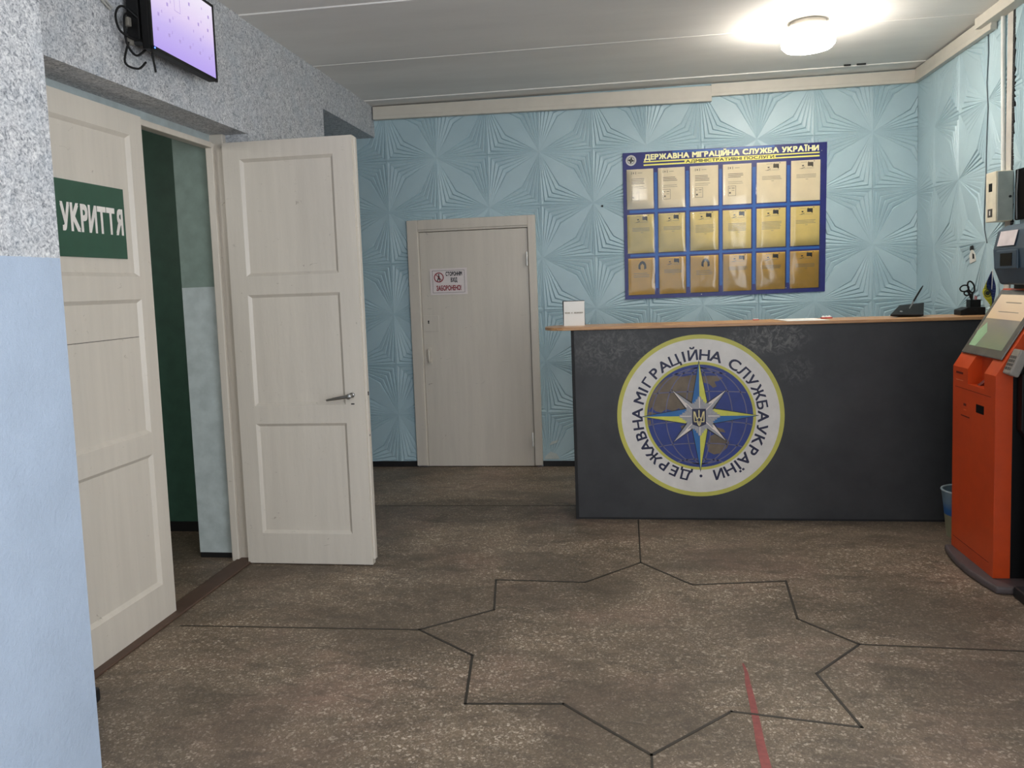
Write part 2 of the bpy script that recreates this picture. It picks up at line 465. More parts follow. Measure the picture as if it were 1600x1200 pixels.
# broken hole in the tile
m = MB(); m.prism([(5.17, 1.50), (5.25, 1.485), (5.262, 1.535), (5.235, 1.57), (5.21, 1.565), (5.18, 1.54)], 'x', RX-.004, RX-.0005)
m.build('broken_tile', simple('white_plaster', rgb(214, 212, 204), .8), wr)
m = MB(); m.prism([(5.185, 1.515), (5.21, 1.513), (5.212, 1.548), (5.19, 1.54)], 'x', RX-.006, RX-.0045)
m.prism([(5.20, 1.572), (5.255, 1.565), (5.25, 1.592), (5.215, 1.596)], 'x', RX-.004, RX-.001); m.build('hole', BLACKM, wr)

# left wall with the double-door opening and the alcove
LZ = 2.298
m = MB()
m.box(-2.40, LX, 2.0, 5.09, LZ, CZ).box(-2.40, LX, 4.0, 5.09, 0, LZ).box(-2.40, LX, 2.0, 2.52, 0, LZ)
m.box(-2.8, LX, 5.09, BY, 2.66, CZ).box(-3.0, -2.8, 5.09, BY+.2, 0, CZ).box(-3.0, -2.4, 5.0, 5.09, 0, CZ)
wl = m.build('wall_left', GRAN); struct(wl, 'grey speckled wall above the double doors', 'wall')
m = MB().box(-2.9, -1.65, -3.2, 2.112, 0, CZ)
struct(m.build('wall_near', GRAN), 'wall pier, speckled grey above and blue below, nearest the camera', 'wall')
m = MB().box(LX, LX+.045, 2.13, 2.50, 0, .055); struct(m.build('baseboard_left', BASEB, bevel=.012, seg=3), 'black skirting stub beside the shelter door', 'skirting')

# passage behind the doors
m = MB().box(-2.40, -2.2, 3.985, 3.999, 1.50, LZ, 0).box(-2.40, -2.2, 3.985, 3.999, 0.03, 1.50, 1).box(-2.40, -2.2, 3.987, 3.999, 0, .03, 2)
struct(m.build('wall_reveal', [PASSW, PASSL, BASEB]), 'grey-green door reveal inside the dark passage', 'wall')
m = MB().box(-4.2, -2.4, 4.45, 4.55, 0, 2.75).box(-4.3, -4.2, 1.0, 4.55, 0, 2.75).box(-4.2, -2.4, 1.0, 1.1, 0, 2.75).box(-4.2, -2.4, 1.0, 4.55, 2.6, 2.75)
struct(m.build('wall_passage', DKGREEN), 'dark green wall inside the passage behind the double doors', 'wall')
struct(MB().box(-4.2, -2.41, 4.435, 4.45, 0, .06).build('baseboard_passage', BASEB), 'black skirting inside the passage', 'skirting')

# right-hand pier near the camera, rear of the room
PXR, PYR = 1.722, 3.715
m = MB().box(PXR, 2.6, -3.2, PYR, 0, CZ)
struct(m.build('wall_pier', simple('pale_blue_paint', rgb(170, 190, 206), .5, bump=.001)), 'pale blue painted pier beside the orange kiosk', 'wall')
struct(MB().box(PXR-.075, PXR, 1.5, 3.66, 0, .05).build('baseboard_right', BASEB, bevel=.008), 'black skirting at the foot of the pale blue pier', 'skirting')
m = MB().box(-1.65, 1.735, -3.2, -3.0, 0, .4).box(-1.65, 1.735, -3.2, -3.0, 2.7, CZ).box(-1.65, -1.5, -3.2, -3, .4, 2.7).box(1.55, 1.735, -3.2, -3, .4, 2.7)
struct(m.build('wall_rear', simple('rear_paint', rgb(190, 196, 200), .6)), 'wall with the glazed entrance behind the camera', 'wall')

# black skirting of the back wall
m = MB().box(-2.8, -1.74, BY-.006, BY+.012, 0, .045); struct(m.build('baseboard_back', BASEB), 'black skirting along the tiled back wall', 'skirting')
m = MB().box(-.71, RX, BY-.006, BY+.012, 0, .045); m.build('skirting_length', BASEB, bpy.data.objects['baseboard_back'])

# ceiling trunking
def trunk(mb, P):  # P(t along 0..1, out, z)
    pass
m = MB(); x0, x1 = LX+.01, .637
def zt(x): return 2.888 - (x-x0)/(x1-x0)*.018
poly = [(x0, zt(x0)), (x1, zt(x1)), (x1, zt(x1)-.110), (x0, zt(x0)-.097)]
m.prism(poly, 'y', BY-.055, BY-.002)
po2 = [(x0, zt(x0)-.072), (x1, zt(x1)-.082), (x1, zt(x1)-.112), (x0, zt(x0)-.099)]
m.prism(po2, 'y', BY-.058, BY-.0545)
struct(m.build('trim_1', TRIM, bevel=.003), 'long sagging white ceiling trunking on the back wall', 'trim')
m = MB().box(.637, RX-.002, BY-.035, BY-.002, 2.797, 2.886).box(.637, RX-.002, BY-.038, BY-.034, 2.797, 2.82)
struct(m.build('trim_2', TRIM, bevel=.003), 'short white ceiling trunking above the notice board', 'trim')
m = MB().box(RX-.035, RX-.002, 4.93, BY-.04, 2.797, 2.888).box(RX-.038, RX-.034, 4.93, BY-.04, 2.797, 2.822).box(RX-.07, RX-.002, 3.75, 5.06, 2.835, 2.896)
struct(m.build('trim_3', TRIM, bevel=.003), 'white ceiling trunking on the worn tiled side wall', 'trim')

# ---------------------------------------------------------------- doors
def panel_leaf(u0, u1, z0, z1, pu0, pu1, panels, th, place, name, mat, parent=None, dep=.014, bev=.016):
    """panelled leaf; place(u, z, d): d = depth behind the front face"""
    mb = MB()
    us = [u0, pu0, pu1, u1]; zs = [z0]+[z for p in panels for z in p]+[z1]
    V = {}
    def q(*c):
        mb.add([place(*p) for p in c], [tuple(range(len(c)))])
    for j in range(len(zs)-1):
        for i in range(3):
            a, b, c, d = us[i], us[i+1], zs[j], zs[j+1]
            if i == 1 and j % 2 == 1:
                e = bev
                q((a, c, 0), (b, c, 0), (b-e, c+e, dep), (a+e, c+e, dep)); q((b, c, 0), (b, d, 0), (b-e, d-e, dep), (b-e, c+e, dep))
                q((b, d, 0), (a, d, 0), (a+e, d-e, dep), (b-e, d-e, dep)); q((a, d, 0), (a, c, 0), (a+e, c+e, dep), (a+e, d-e, dep))
                q((a+e, c+e, dep), (b-e, c+e, dep), (b-e, d-e, dep), (a+e, d-e, dep))
            else: q((a, c, 0), (b, c, 0), (b, d, 0), (a, d, 0))
    q((u0, z0, th), (u1, z0, th), (u1, z1, th), (u0, z1, th))
    q((u0, z0, 0), (u1, z0, 0), (u1, z0, th), (u0, z0, th)); q((u0, z1, 0), (u1, z1, 0), (u1, z1, th), (u0, z1, th))
    q((u0, z0, 0), (u0, z1, 0), (u0, z1, th), (u0, z0, th)); q((u1, z0, 0), (u1, z1, 0), (u1, z1, th), (u1, z0, th))
    bm_o = mb.build(name, mat, parent)
    return bm_o
PZ = [(.17, .765), (.86, 1.448), (1.545, 2.15)]
d1 = panel_leaf(2.553, 3.256, .006, 2.243, 2.665, 3.168, PZ, .042, lambda u, z, d: (-2.10-d, u, z), 'door_1', DOORP)
struct(d1, 'closed cream panelled door leaf carrying the green sign', 'door')
m = MB()
m.box(-2.1143, -2.1135, 2.69, 3.15, 1.284, 1.2865); m.build('hairline_crack', JOINT, d1)
d2 = panel_leaf(-2.072, -1.372, .006, 2.238, -1.980, -1.476, PZ, .042, lambda u, z, d: (u, 3.90+d, z), 'door_2', DOORP)
struct(d2, 'cream panelled door leaf standing open with a lever handle', 'door')
m = MB().box(-1.385, -1.362, 3.916, 3.95, .03, 2.232); m.build('rebate', DOORP, d2, bevel=.003)
# lever handle
m = MB().lathe([(.013, 0), (.013, -.012), (.009, -.014), (.009, -.05), (.014, -.052), (.014, -.066), (.006, -.07)], (-1.436, 3.90, .912), 16, 'y')
m.tube([(-1.436, 3.842, .912), (-1.47, 3.838, .908), (-1.51, 3.838, .902), (-1.556, 3.842, .894)], [.0095, .009, .0075, .0055], 10)
m.build('lever_handle', STEEL, d2, smooth=True)
m = MB().box(-1.446, -1.428, 3.8985, 3.901, .862, .868); m.build('keyhole', BLACKM, d2)
m = MB().box(-1.3725, -1.3615, 3.925, 3.94, .905, .925).box(-1.3725, -1.3615, 3.92, 3.93, .69, .70); m.build('latch', BLACKM, d2)
# frame of the double doors
m = MB().box(-2.20, -2.10, 3.962, 4.0, 0, LZ).box(-2.185, -2.145, 3.935, 3.965, 0, 2.25).box(-2.20, -2.146, 2.52, 3.94, 2.225, 2.254).box(-2.20, -2.10, 2.52, 2.55, 0, LZ)
struct(m.build('trim_4', DOORP, bevel=.004), 'cream frame of the double doors', 'door frame')
m = MB().box(-2.16, -2.06, 2.56, 3.99, 0, .012); struct(m.build('trim_5', simple('threshold_wood', rgb(82, 62, 50), .6), bevel=.004), 'low worn brown threshold of the double doors', 'threshold')
for z in (.28, 1.95): MB().lathe([(.009, -.05), (.009, .05)], (-2.083, 3.955, z), 10).build('hinge', DOORP, d2)

struct(MB().box(-2.26, -2.172, 2.52, 3.99, 2.245, LZ).build('trim_6', PASSL), 'pale grey strip above the double doors', 'trim')
# back door
d3 = empty('door_3', (-1.21, BY, 0)); struct(d3, 'plain cream flush door in the tiled back wall', 'door')
def loc(mb): return mb.xf(Matrix.Translation((1.21, -BY, 0)))
m = MB().box(-1.648, -.778, BY-.012, BY+.02, .006, 1.895); loc(m).build('door_panel', DOORP, d3, bevel=.003)
m = MB().box(-1.742, -1.655, BY-.028, BY+.03, .012, 1.992).box(-.772, -.712, BY-.028, BY+.03, .012, 1.992).box(-1.655, -.772, BY-.028, BY+.03, 1.915, 1.992)
m.box(-1.662, -1.65, BY-.014, BY+.03, .006, 1.93).box(-.776, -.768, BY-.014, BY+.03, .006, 1.93).box(-1.655, -.772, BY-.020, BY+.03, 1.899, 1.917)
loc(m).build('door_frame', DOORP, d3, bevel=.004)
m = MB().box(-1.66, -.76, BY+.03, BY+.05, 0, 1.96); loc(m).build('backing', BLACKM, d3)
m = MB().box(-1.644, -1.514, BY-.0155, BY-.011, 1.105, 1.232); lp = loc(m).build('lock_plate', DOORP, d3, bevel=.0015)
m = MB().lathe([(.006, 0), (.006, -.004)], (-1.598, BY-.0145, 1.188), 10, 'y').box(-1.602, -1.594, BY-.0175, BY-.0145, 1.168, 1.188); loc(m).build('keyhole', BLACKM, lp)
m = MB().tube([(-1.600, BY-.012, .955), (-1.600, BY-.05, .958), (-1.598, BY-.056, .94), (-1.597, BY-.056, .885), (-1.598, BY-.05, .866), (-1.598, BY-.012, .868)], .008, 8)
m.box(-1.613, -1.587, BY-.018, BY-.012, .935, .975).box(-1.611, -1.585, BY-.018, BY-.012, .845, .888); loc(m).build('door_handle', DOORP, d3, smooth=True)
for z in (1.652, .222):
    m = MB().lathe([(.008, -.052), (.008, -.002), (.007, -.001), (.007, .001), (.008, .002), (.008, .052), (.004, .058)], (-.785, BY-.03, z), 10); loc(m).build('hinge', WHITE, d3, smooth=True)

# signs on doors
sg = empty('shelter_sign', (-2.0995, 2.89, 1.765), 'dark green shelter sign with white capitals on the cream door leaf', 'sign')
def sl(mb): return mb.xf(Matrix.Translation((2.0995, -2.89, -1.765)))
PLX = -2.114+.0005
m = MB().box(PLX, PLX+.006, 2.680, 3.104, 1.62, 1.912); sl(m).build('sign_face', GREEN_SIGN, sg)
m = MB(); put_text(m, 'УКРИТТЯ', lambda u, v: (PLX+.0068, 2.903+u, 1.722+v), .366, .100, .034); sl(m).build('lettering', simple('sign_white', rgb(232, 226, 220), .5), sg)

ns = empty('notice_sign', (-1.42, BY-.013, 1.5), 'white no-entry notice with red and black words on the back door', 'sign')
A_ = Matrix.Rotation(.012, 4, 'Y')
def nl(mb): return mb
m = MB().box(-.15, .15, -.004, 0, -.104, .104); m.build('sign_face', simple('notice_white', rgb(222, 212, 210), .4, var=.02), ns)
m = MB()
for a in ((-.130, .130, .086, .089), (-.130, .130, -.089, -.086), (-.131, -.128, -.089, .089), (.128, .131, -.089, .089)): m.box(a[0], a[1], -.0048, -.004, a[2], a[3])
m.build('border', simple('notice_border', rgb(120, 110, 106), .5), ns)
RED = simple('notice_red', rgb(140, 36, 48), .5)
def ring(mb, cx, cz, r0, r1, y, n=36, a0=0, a1=2*PI, mi=0):
    v = []; f = []
    for k in range(n+1):
        a = a0+(a1-a0)*k/n
        v += [(cx+r0*math.sin(a), y, cz+r0*math.cos(a)), (cx+r1*math.sin(a), y, cz+r1*math.cos(a))]
    for k in range(n): f.append((2*k, 2*k+1, 2*k+3, 2*k+2))
    mb.add(v, f, mi)
m = MB(); ring(m, -.078, .034, .032, .040, -.0050)
m.add([(-.078+a, -.0051, .034+b) for a, b in ((-.027, .023), (-.023, .027), (.027, -.023), (.023, -.027))], [(0, 1, 2, 3)])
m.build('prohibition_ring', RED, ns)
m = MB(); m.lathe([(.0055, -.0050), (.0055, -.0046)], (-.078, 0, .057), 12, 'y')
m.prism([(-.083, .050), (-.073, .050), (-.070, .030), (-.066, .004), (-.072, .003), (-.078, .024), (-.088, .004), (-.094, .006), (-.086, .030)], 'y', -.0049, -.0042); m.build('walking_figure', INK, ns)
m = MB(); put_text(m, 'СТОРОННІМ', lambda u, v: (.045+u, -.0050, .045+v), .132, .031, .035); put_text(m, 'ВХІД', lambda u, v: (.045+u, -.0050, -.004+v), .052, .033, .035); m.build('black_lettering', INK, ns)
m = MB(); put_text(m, 'ЗАБОРОНЕНО!', lambda u, v: (0+u, -.0050, -.070+v), .20, .038, .035); m.build('red_lettering', RED, ns)

# ---------------------------------------------------------------- reception counter
CY0 = 4.765
ct = empty('reception_counter', (.86, 4.9, 0), 'long charcoal reception counter with a round emblem and wooden top', 'counter')
def cl(mb): return mb.xf(Matrix.Translation((-.86, -4.9, 0)))
m = MB().box(-.338, 2.06, CY0, CY0+.018, .006, 1.166); cl(m).build('front_panel', COUNTER, ct)
m = MB().box(-.356, -.338, CY0-.004, CY0+.30, 0, 1.166); cl(m).build('side_panel', BLACKM, ct, bevel=.001)
m = MB().box(-.338, 2.06, CY0-.001, CY0+.03, 0, .012); cl(m).build('plinth', BLACKM, ct)
TZ = 1.186
poly = [(2.075, 4.735), (2.075, 5.045), (-.40, 5.045)]
for k in range(1, 10):
    a = PI/2+PI*k/10; poly.append((-.40+.125*math.cos(a), 4.89+.155*math.sin(a)))
poly.append((-.40, 4.735))
m = MB().prism(poly, 'z', 1.167, TZ); cl(m).build('counter_top', WOOD, ct, bevel=.003)

# emblem, laid in thin coats on the front panel
EC = (.399, .634); ER = .4885
em = bpy.data.objects.new('emblem', None); COL.objects.link(em); em.parent = ct; em.empty_display_size = .05
em.location = (EC[0]-.86, CY0-4.9, EC[1])
def epl(lay): return lambda u, v: (u*ER, -.0006-.0004*lay, v*ER)
def disc(r, lay, name, mat, n=96):
    m = MB(); P = epl(lay); m.add([P(r*math.sin(2*PI*k/n), r*math.cos(2*PI*k/n)) for k in range(n)], [tuple(range(n))]); return m.build(name, mat, em)
EY = simple('emblem_yellow', rgb(196, 190, 88), .5, var=.03); EW = simple('emblem_white', rgb(222, 216, 209), .5, var=.03)
EB = simple('emblem_globe_blue', rgb(44, 60, 128), .5, var=.06); EBR = simple('emblem_land_brown', rgb(112, 98, 82), .6, var=.1)
EGR = simple('emblem_graticule', rgb(104, 102, 128), .5); ENV = simple('emblem_navy', rgb(28, 30, 62), .5)
EBL = simple('emblem_ray_blue', rgb(40, 104, 164), .5); ERY = simple('emblem_ray_yellow', rgb(208, 206, 84), .5)
ESI = simple('emblem_silver', rgb(160, 158, 160), .5, var=.06, scale=80); EPW = simple('emblem_spike_white', rgb(226, 214, 204), .5); EDK = simple('emblem_outline', rgb(30, 30, 34), .5)
m = MB(); n = 96
def eann(m, r0, r1, lay):
    P = epl(lay)
    v = []; f = []
    for k in range(n):
        a = 2*PI*k/n; v += [P(r0*math.sin(a), r0*math.cos(a)), P(r1*math.sin(a), r1*math.cos(a))]
    for k in range(n): j = (k+1) % n; f.append((2*k, 2*k+1, 2*j+1, 2*j))
    m.add(v, f)
eann(m, .948, 1, 1); eann(m, .634, .668, 1); m.build('yellow_ring', EY, em)
m = MB(); eann(m, .668, .948, 1); m.build('white_band', EW, em)
disc(.634, 1, 'globe', EB)
GL = bpy.data.objects['globe']
# land, traced as outlines clipped to the globe
def land(pts): return [((x-620)/605, (598-y)/590) for x, y in pts]
def clipc(p, r=.63):
    d = math.hypot(*p); return p if d <= r else (p[0]*r/d, p[1]*r/d)
m = MB()
eur = [(250, 560), (245, 520), (275, 430), (330, 360), (380, 320), (440, 300), (500, 310), (560, 300), (600, 300), (640, 310), (690, 305), (760, 310), (790, 325), (760, 345), (730, 350), (745, 385), (720, 395), (690, 365), (650, 355), (660, 400), (650, 470), (600, 520), (560, 505), (540, 540), (500, 560), (470, 540), (430, 560), (380, 545), (340, 570), (300, 560), (270, 530)]
afr = [(250, 560), (300, 575), (330, 590), (300, 600), (250, 605), (238, 590)]
aus = [(690, 745), (730, 730), (770, 720), (800, 760), (830, 790), (815, 830), (770, 870), (720, 880), (680, 860), (670, 810)]
isl = [(705, 690), (740, 680), (790, 695), (805, 720), (770, 715), (735, 705)]
isl2 = [(240, 620), (262, 625), (265, 650), (250, 670), (240, 650)]
jap = [(715, 520), (730, 500), (740, 530), (725, 545)]
isl3 = [(480, 670), (520, 660), (560, 680), (540, 700), (490, 695)]
for g in (eur, afr, aus, isl, isl2, jap, isl3):
    P = epl(2); pts = [clipc(p) for p in land(g)]; m.add([P(*p) for p in pts], [tuple(range(len(pts)))])
m.build('continents', EBR, em)
def ribbon(m, pts, w, lay, taper=None):
    P = epl(lay); v = []; f = []
    for i, p in enumerate(pts):
        a = pts[max(0, i-1)]; b = pts[min(len(pts)-1, i+1)]; d = Vector((b[0]-a[0], b[1]-a[1]))
        if d.length < 1e-9: d = Vector((1, 0))
        d.normalize(); nx, ny = -d.y*w/2, d.x*w/2
        v += [P(p[0]+nx, p[1]+ny), P(p[0]-nx, p[1]-ny)]
    for i in range(len(pts)-1): f.append((2*i, 2*i+1, 2*i+3, 2*i+2))
    m.add(v, f)
m = MB(); rg = .632
def sphere_pt(lon, lat, tilt=.35):
    x = math.cos(lat)*math.sin(lon); y = math.sin(lat); z = math.cos(lat)*math.cos(lon)
    return (x*rg, (y*math.cos(tilt)-z*math.sin(tilt)*0.0)*rg, z)
for lon in (-65, -40, -15, 12, 38, 62):
    pts = [sphere_pt(math.radians(lon), math.radians(t))[:2] for t in range(-90, 91, 6)]; ribbon(m, [clipc(p, .632) for p in pts], .013, 3)
for lat in (-62, -35, -8, 30, 60):
    base_ = []
    for t in range(-90, 91, 6):
        x = math.cos(math.radians(lat))*math.sin(math.radians(t)); y = math.sin(math.radians(lat)) + .10*math.cos(math.radians(t))*(1 if lat < 0 else .4) - .06
        base_.append(clipc((x*rg, y*rg), .632))
    ribbon(m, base_, .013, 3)
m.build('graticule', EGR, em)
# compass rays
def ray_pts(ang, length, hw, rb):
    c, s = math.sin(ang), math.cos(ang)   # direction
    nx, ny = s, -c                        # clockwise side
    tip = (c*length, s*length); cc = (0, 0)
    return tip, (c*rb+nx*hw, s*rb+ny*hw), (c*rb-nx*hw, s*rb-ny*hw)
mo, mbl, mye, msi, mwh = MB(), MB(), MB(), MB(), MB()
for k, Ln in enumerate((.685, .70, .69, .705)):
    a = k*PI/2
    t, r_, l_ = ray_pts(a, Ln, .098, .17); P = epl(4); mo.add([P(t[0]*1.012, t[1]*1.012), P(r_[0], r_[1]), P(0, 0), P(l_[0], l_[1])], [(0, 1, 2, 3)])
    t, r_, l_ = ray_pts(a, Ln-.02, .088, .17); P = epl(5)
    right_yel = k in (0, )
    cw, ccw = P(*r_), P(*l_); T = P(*t); O = P(0, 0)
    # clockwise side: N yellow, E blue, S blue, W blue(upper)
    cwm, ccm = {0: (mye, mbl), 1: (mbl, mye), 2: (mbl, mye), 3: (mbl, mye)}[k]
    cwm.add([T, cw, O], [(0, 1, 2)]); ccm.add([T, ccw, O], [(0, 1, 2)])
mo.build('ray_outline', EDK, em); mbl.build('blue_ray_halves', EBL, em); mye.build('yellow_ray_halves', ERY, em)
mo2 = MB()
for k in range(4):
    a = PI/4+k*PI/2; L_ = (.46, .45, .46, .47)[k]
    t, r_, l_ = ray_pts(a, L_, .062, .16); P = epl(6); mo2.add([P(t[0]*1.02, t[1]*1.02), P(*r_), P(0, 0), P(*l_)], [(0, 1, 2, 3)])
    t, r_, l_ = ray_pts(a, L_-.015, .048, .15); P = epl(7)
    mwh.add([P(*t), P(*l_), P(0, 0)], [(0, 1, 2)]); msi.add([P(*t), P(*r_), P(0, 0)], [(0, 1, 2)])
mo2.build('spike_outline', EDK, em)
# jagged silver burst
pts = []; random.seed(11)
for k in range(96):
    a = 2*PI*k/96; q = abs(((a/(PI/4)) % 1)-.5)*2     # 1 on the eight axes
    r0 = .17+.075*(q**1.5)*(1 if round(a/(PI/4)) % 2 == 0 else .5)
    pts.append(((r0+(.018 if k % 2 else -.006))*math.sin(a), (r0+(.018 if k % 2 else -.006))*math.cos(a)))
P = epl(8); msi.add([P(0, 0)]+[P(*p) for p in pts], [(0, k+1, (k+1) % 96+1) for k in range(96)])
msi.build('silver_burst', ESI, em); mwh.build('white_spikes', EPW, em)
m = MB()
for k in range(8):
    a = k*PI/4; ribbon(m, [(.1*math.sin(a), .1*math.cos(a)), (.235*math.sin(a), .235*math.cos(a))], .010, 9)
m.build('burst_lines', EPW, em)
m = MB(); P = epl(10); m.add([P(*p) for p in ((-.09, .09), (.075, .09), (.075, -.1), (-.008, -.135), (-.09, -.1))], [(0, 1, 2, 3, 4)]); m.build('shield', ENV, em)
m = MB(); ox = -.008
for sgn in (-1, 1):
    ribbon(m, [(ox+sgn*.022, -.05), (ox+sgn*.038, .0), (ox+sgn*.052, .055)], .014, 11)
    ribbon(m, [(ox+sgn*.060, .06), (ox+sgn*.058, -.07)], .012, 11)
    ribbon(m, [(ox+sgn*.060, -.068), (ox+sgn*.02, -.068)], .012, 11); ribbon(m, [(ox+sgn*.03, -.05), (ox+sgn*.005, -.01)], .011, 11)
ribbon(m, [(ox, .075), (ox, -.02)], .013, 11); ribbon(m, [(ox-.022, -.05), (ox-.014, -.10), (ox, -.122), (ox+.014, -.10), (ox+.022, -.05)], .012, 11)
ribbon(m, [(ox, -.06), (ox, -.12)], .010, 11)
m.build('trident', simple('emblem_gold', rgb(222, 206, 150), .5), em)
m = MB()
def arc_word(word, a0, a1):
    wts = [{'І': .55, 'Ї': .55, 'Ж': 1.25, 'Д': 1.1, 'Ц': 1.1}.get(c, 1.0) for c in word]
    cen = []; x = 0
    for w_ in wts: cen.append(x+w_/2); x += w_
    sp_ = (a1-a0)/(cen[-1]-cen[0])
    for c, ce, w_ in zip(word, cen, wts):
        a = math.radians(a0+(ce-cen[0])*sp_); rb = .690; h = .124
        def place(u, v, a=a):
            r = rb+v
            x_, y_ = r*math.sin(a)+u*math.cos(a), r*math.cos(a)-u*math.sin(a)
            return epl(2)(x_, y_)
        v_, f_ = text_geo(c); wd = (max(p[0] for p in v_)-min(p[0] for p in v_))
        put_text(m, c, place, wd*h/CAP*1.14, h, .018)
arc_word('ДЕРЖАВНА', 194, 273); arc_word('МІГРАЦІЙНА', 288, 376); arc_word('СЛУЖБА', 394, 451); arc_word('УКРАЇНИ', 463, 523)
P = epl(2); m.add([P(.004+.018*math.sin(k*PI/8), -.745+.018*math.cos(k*PI/8)) for k in range(16)], [tuple(range(16))])
m.build('lettering', ENV, em)

# ---------------------------------------------------------------- notice board and its sheets
BQ = dict(TL=(-.026, 2.423), TR=(1.462, 2.419), BL=(-.031, 1.311), BR=(1.443, 1.325))
def bq(u, v):
    a = Vector(BQ['TL']).lerp(Vector(BQ['TR']), u); b = Vector(BQ['BL']).lerp(Vector(BQ['BR']), u); return a.lerp(b, v)
nb = empty('notice_board', (.71, BY, 1.87), 'wide blue notice board with yellow heading and rows of pockets', 'notice board')
NBO = Vector((.71, BY, 1.87))
def bp(u, v, d): p = bq(u, v); return (p.x-NBO.x, -d, p.y-NBO.z)     # local
def bpw(u, v, d): p = bq(u, v); return (p.x, BY-d, p.y)              # world
def bq_poly(m, P, u0, u1, v0, v1, d0, d1=None, mi=0):
    if d1 is None: m.add([P(u0, v0, d0), P(u1, v0, d0), P(u1, v1, d0), P(u0, v1, d0)], [(0, 1, 2, 3)], mi)
    else:
        m.add([P(u0, v0, d0), P(u1, v0, d0), P(u1, v1, d0), P(u0, v1, d0), P(u0, v0, d1), P(u1, v0, d1), P(u1, v1, d1), P(u0, v1, d1)],
              [(0, 1, 2, 3), (4, 5, 6, 7), (0, 1, 5, 4), (1, 2, 6, 5), (2, 3, 7, 6), (3, 0, 4, 7)], mi)
m = MB(); bq_poly(m, bp, 0, 1, 0, 1, .001, .008); m.build('panel', NAVY, nb)
CU = [(.014, .157), (.173, .315), (.332, .480), (.495, .643), (.660, .810), (.826, .974)]
RV = [(.105, .387), (.413, .688), (.712, .975)]
m = MB()
for (a, b), (c, d) in zip(CU, CU[1:]): bq_poly(m, bp, b+.001, c-.001, .14, .93, .0083)
for (a, b), (c, d) in zip(RV, RV[1:]): bq_poly(m, bp, .03, .97, b+.004, c-.004, .0086)
bq_poly(m, bp, .25, .75, .004, .016, .0083)
m.build('blue_field', BLUEB, nb)
m = MB(); bq_poly(m, bp, .105, .965, .062, .071, .0085); bq_poly(m, bp, .105, .965, .083, .093, .0085); bq_poly(m, bp, .31, .755, .062, .093, .0086); m.build('yellow_band', YEL, nb)
def btext(m, t, uc, v, wfrac, h, bold, d):
    W = 1.488
    put_text(m, t, lambda a, b: bp(uc+a/W, v-b/1.105, d), wfrac*W, h, bold)
m = MB(); btext(m, 'ДЕРЖАВНА МІГРАЦІЙНА СЛУЖБА УКРАЇНИ', .535, .052, .85, .037, .045, .0088); m.build('heading', CREAMLET, nb)
m = MB(); btext(m, 'АДМІНІСТРАТИВНІ ПОСЛУГИ', .532, .0870, .43, .0205, .02, .0089); m.build('subheading', INK, nb)
m = MB(); c = bq(.042, .052)
m.lathe([(.040, -.0086), (.040, -.0084)], (c.x-NBO.x, 0, c.y-NBO.z), 32, 'y'); bd = m.build('round_badge', simple('badge_grey', rgb(206, 204, 200), .4), nb)
m = MB()
for k in range(4):
    a = k*PI/2+.2; cx, cz = c.x-NBO.x, c.y-NBO.z
    m.add([(cx+.026*math.sin(a), -.0089, cz+.026*math.cos(a)), (cx+.012*math.sin(a+.8), -.0089, cz+.012*math.cos(a+.8)), (cx, -.0089, cz), (cx+.014*math.sin(a-.6), -.0089, cz+.014*math.cos(a-.6))], [(0, 1, 2, 3)])
ring(m, c.x-NBO.x, c.y-NBO.z, .024, .027, -.0089); m.build('badge_mark', INK, bd)
for u, v in ((.39, .985), (.81, .965), (.835, .966), (.975, .055)):
    p = bp(u, v, 0); MB().lathe([(.004, -.0105), (.004, -.008)], (p[0], 0, p[2]), 8, 'y').build('screw', STEEL, nb)

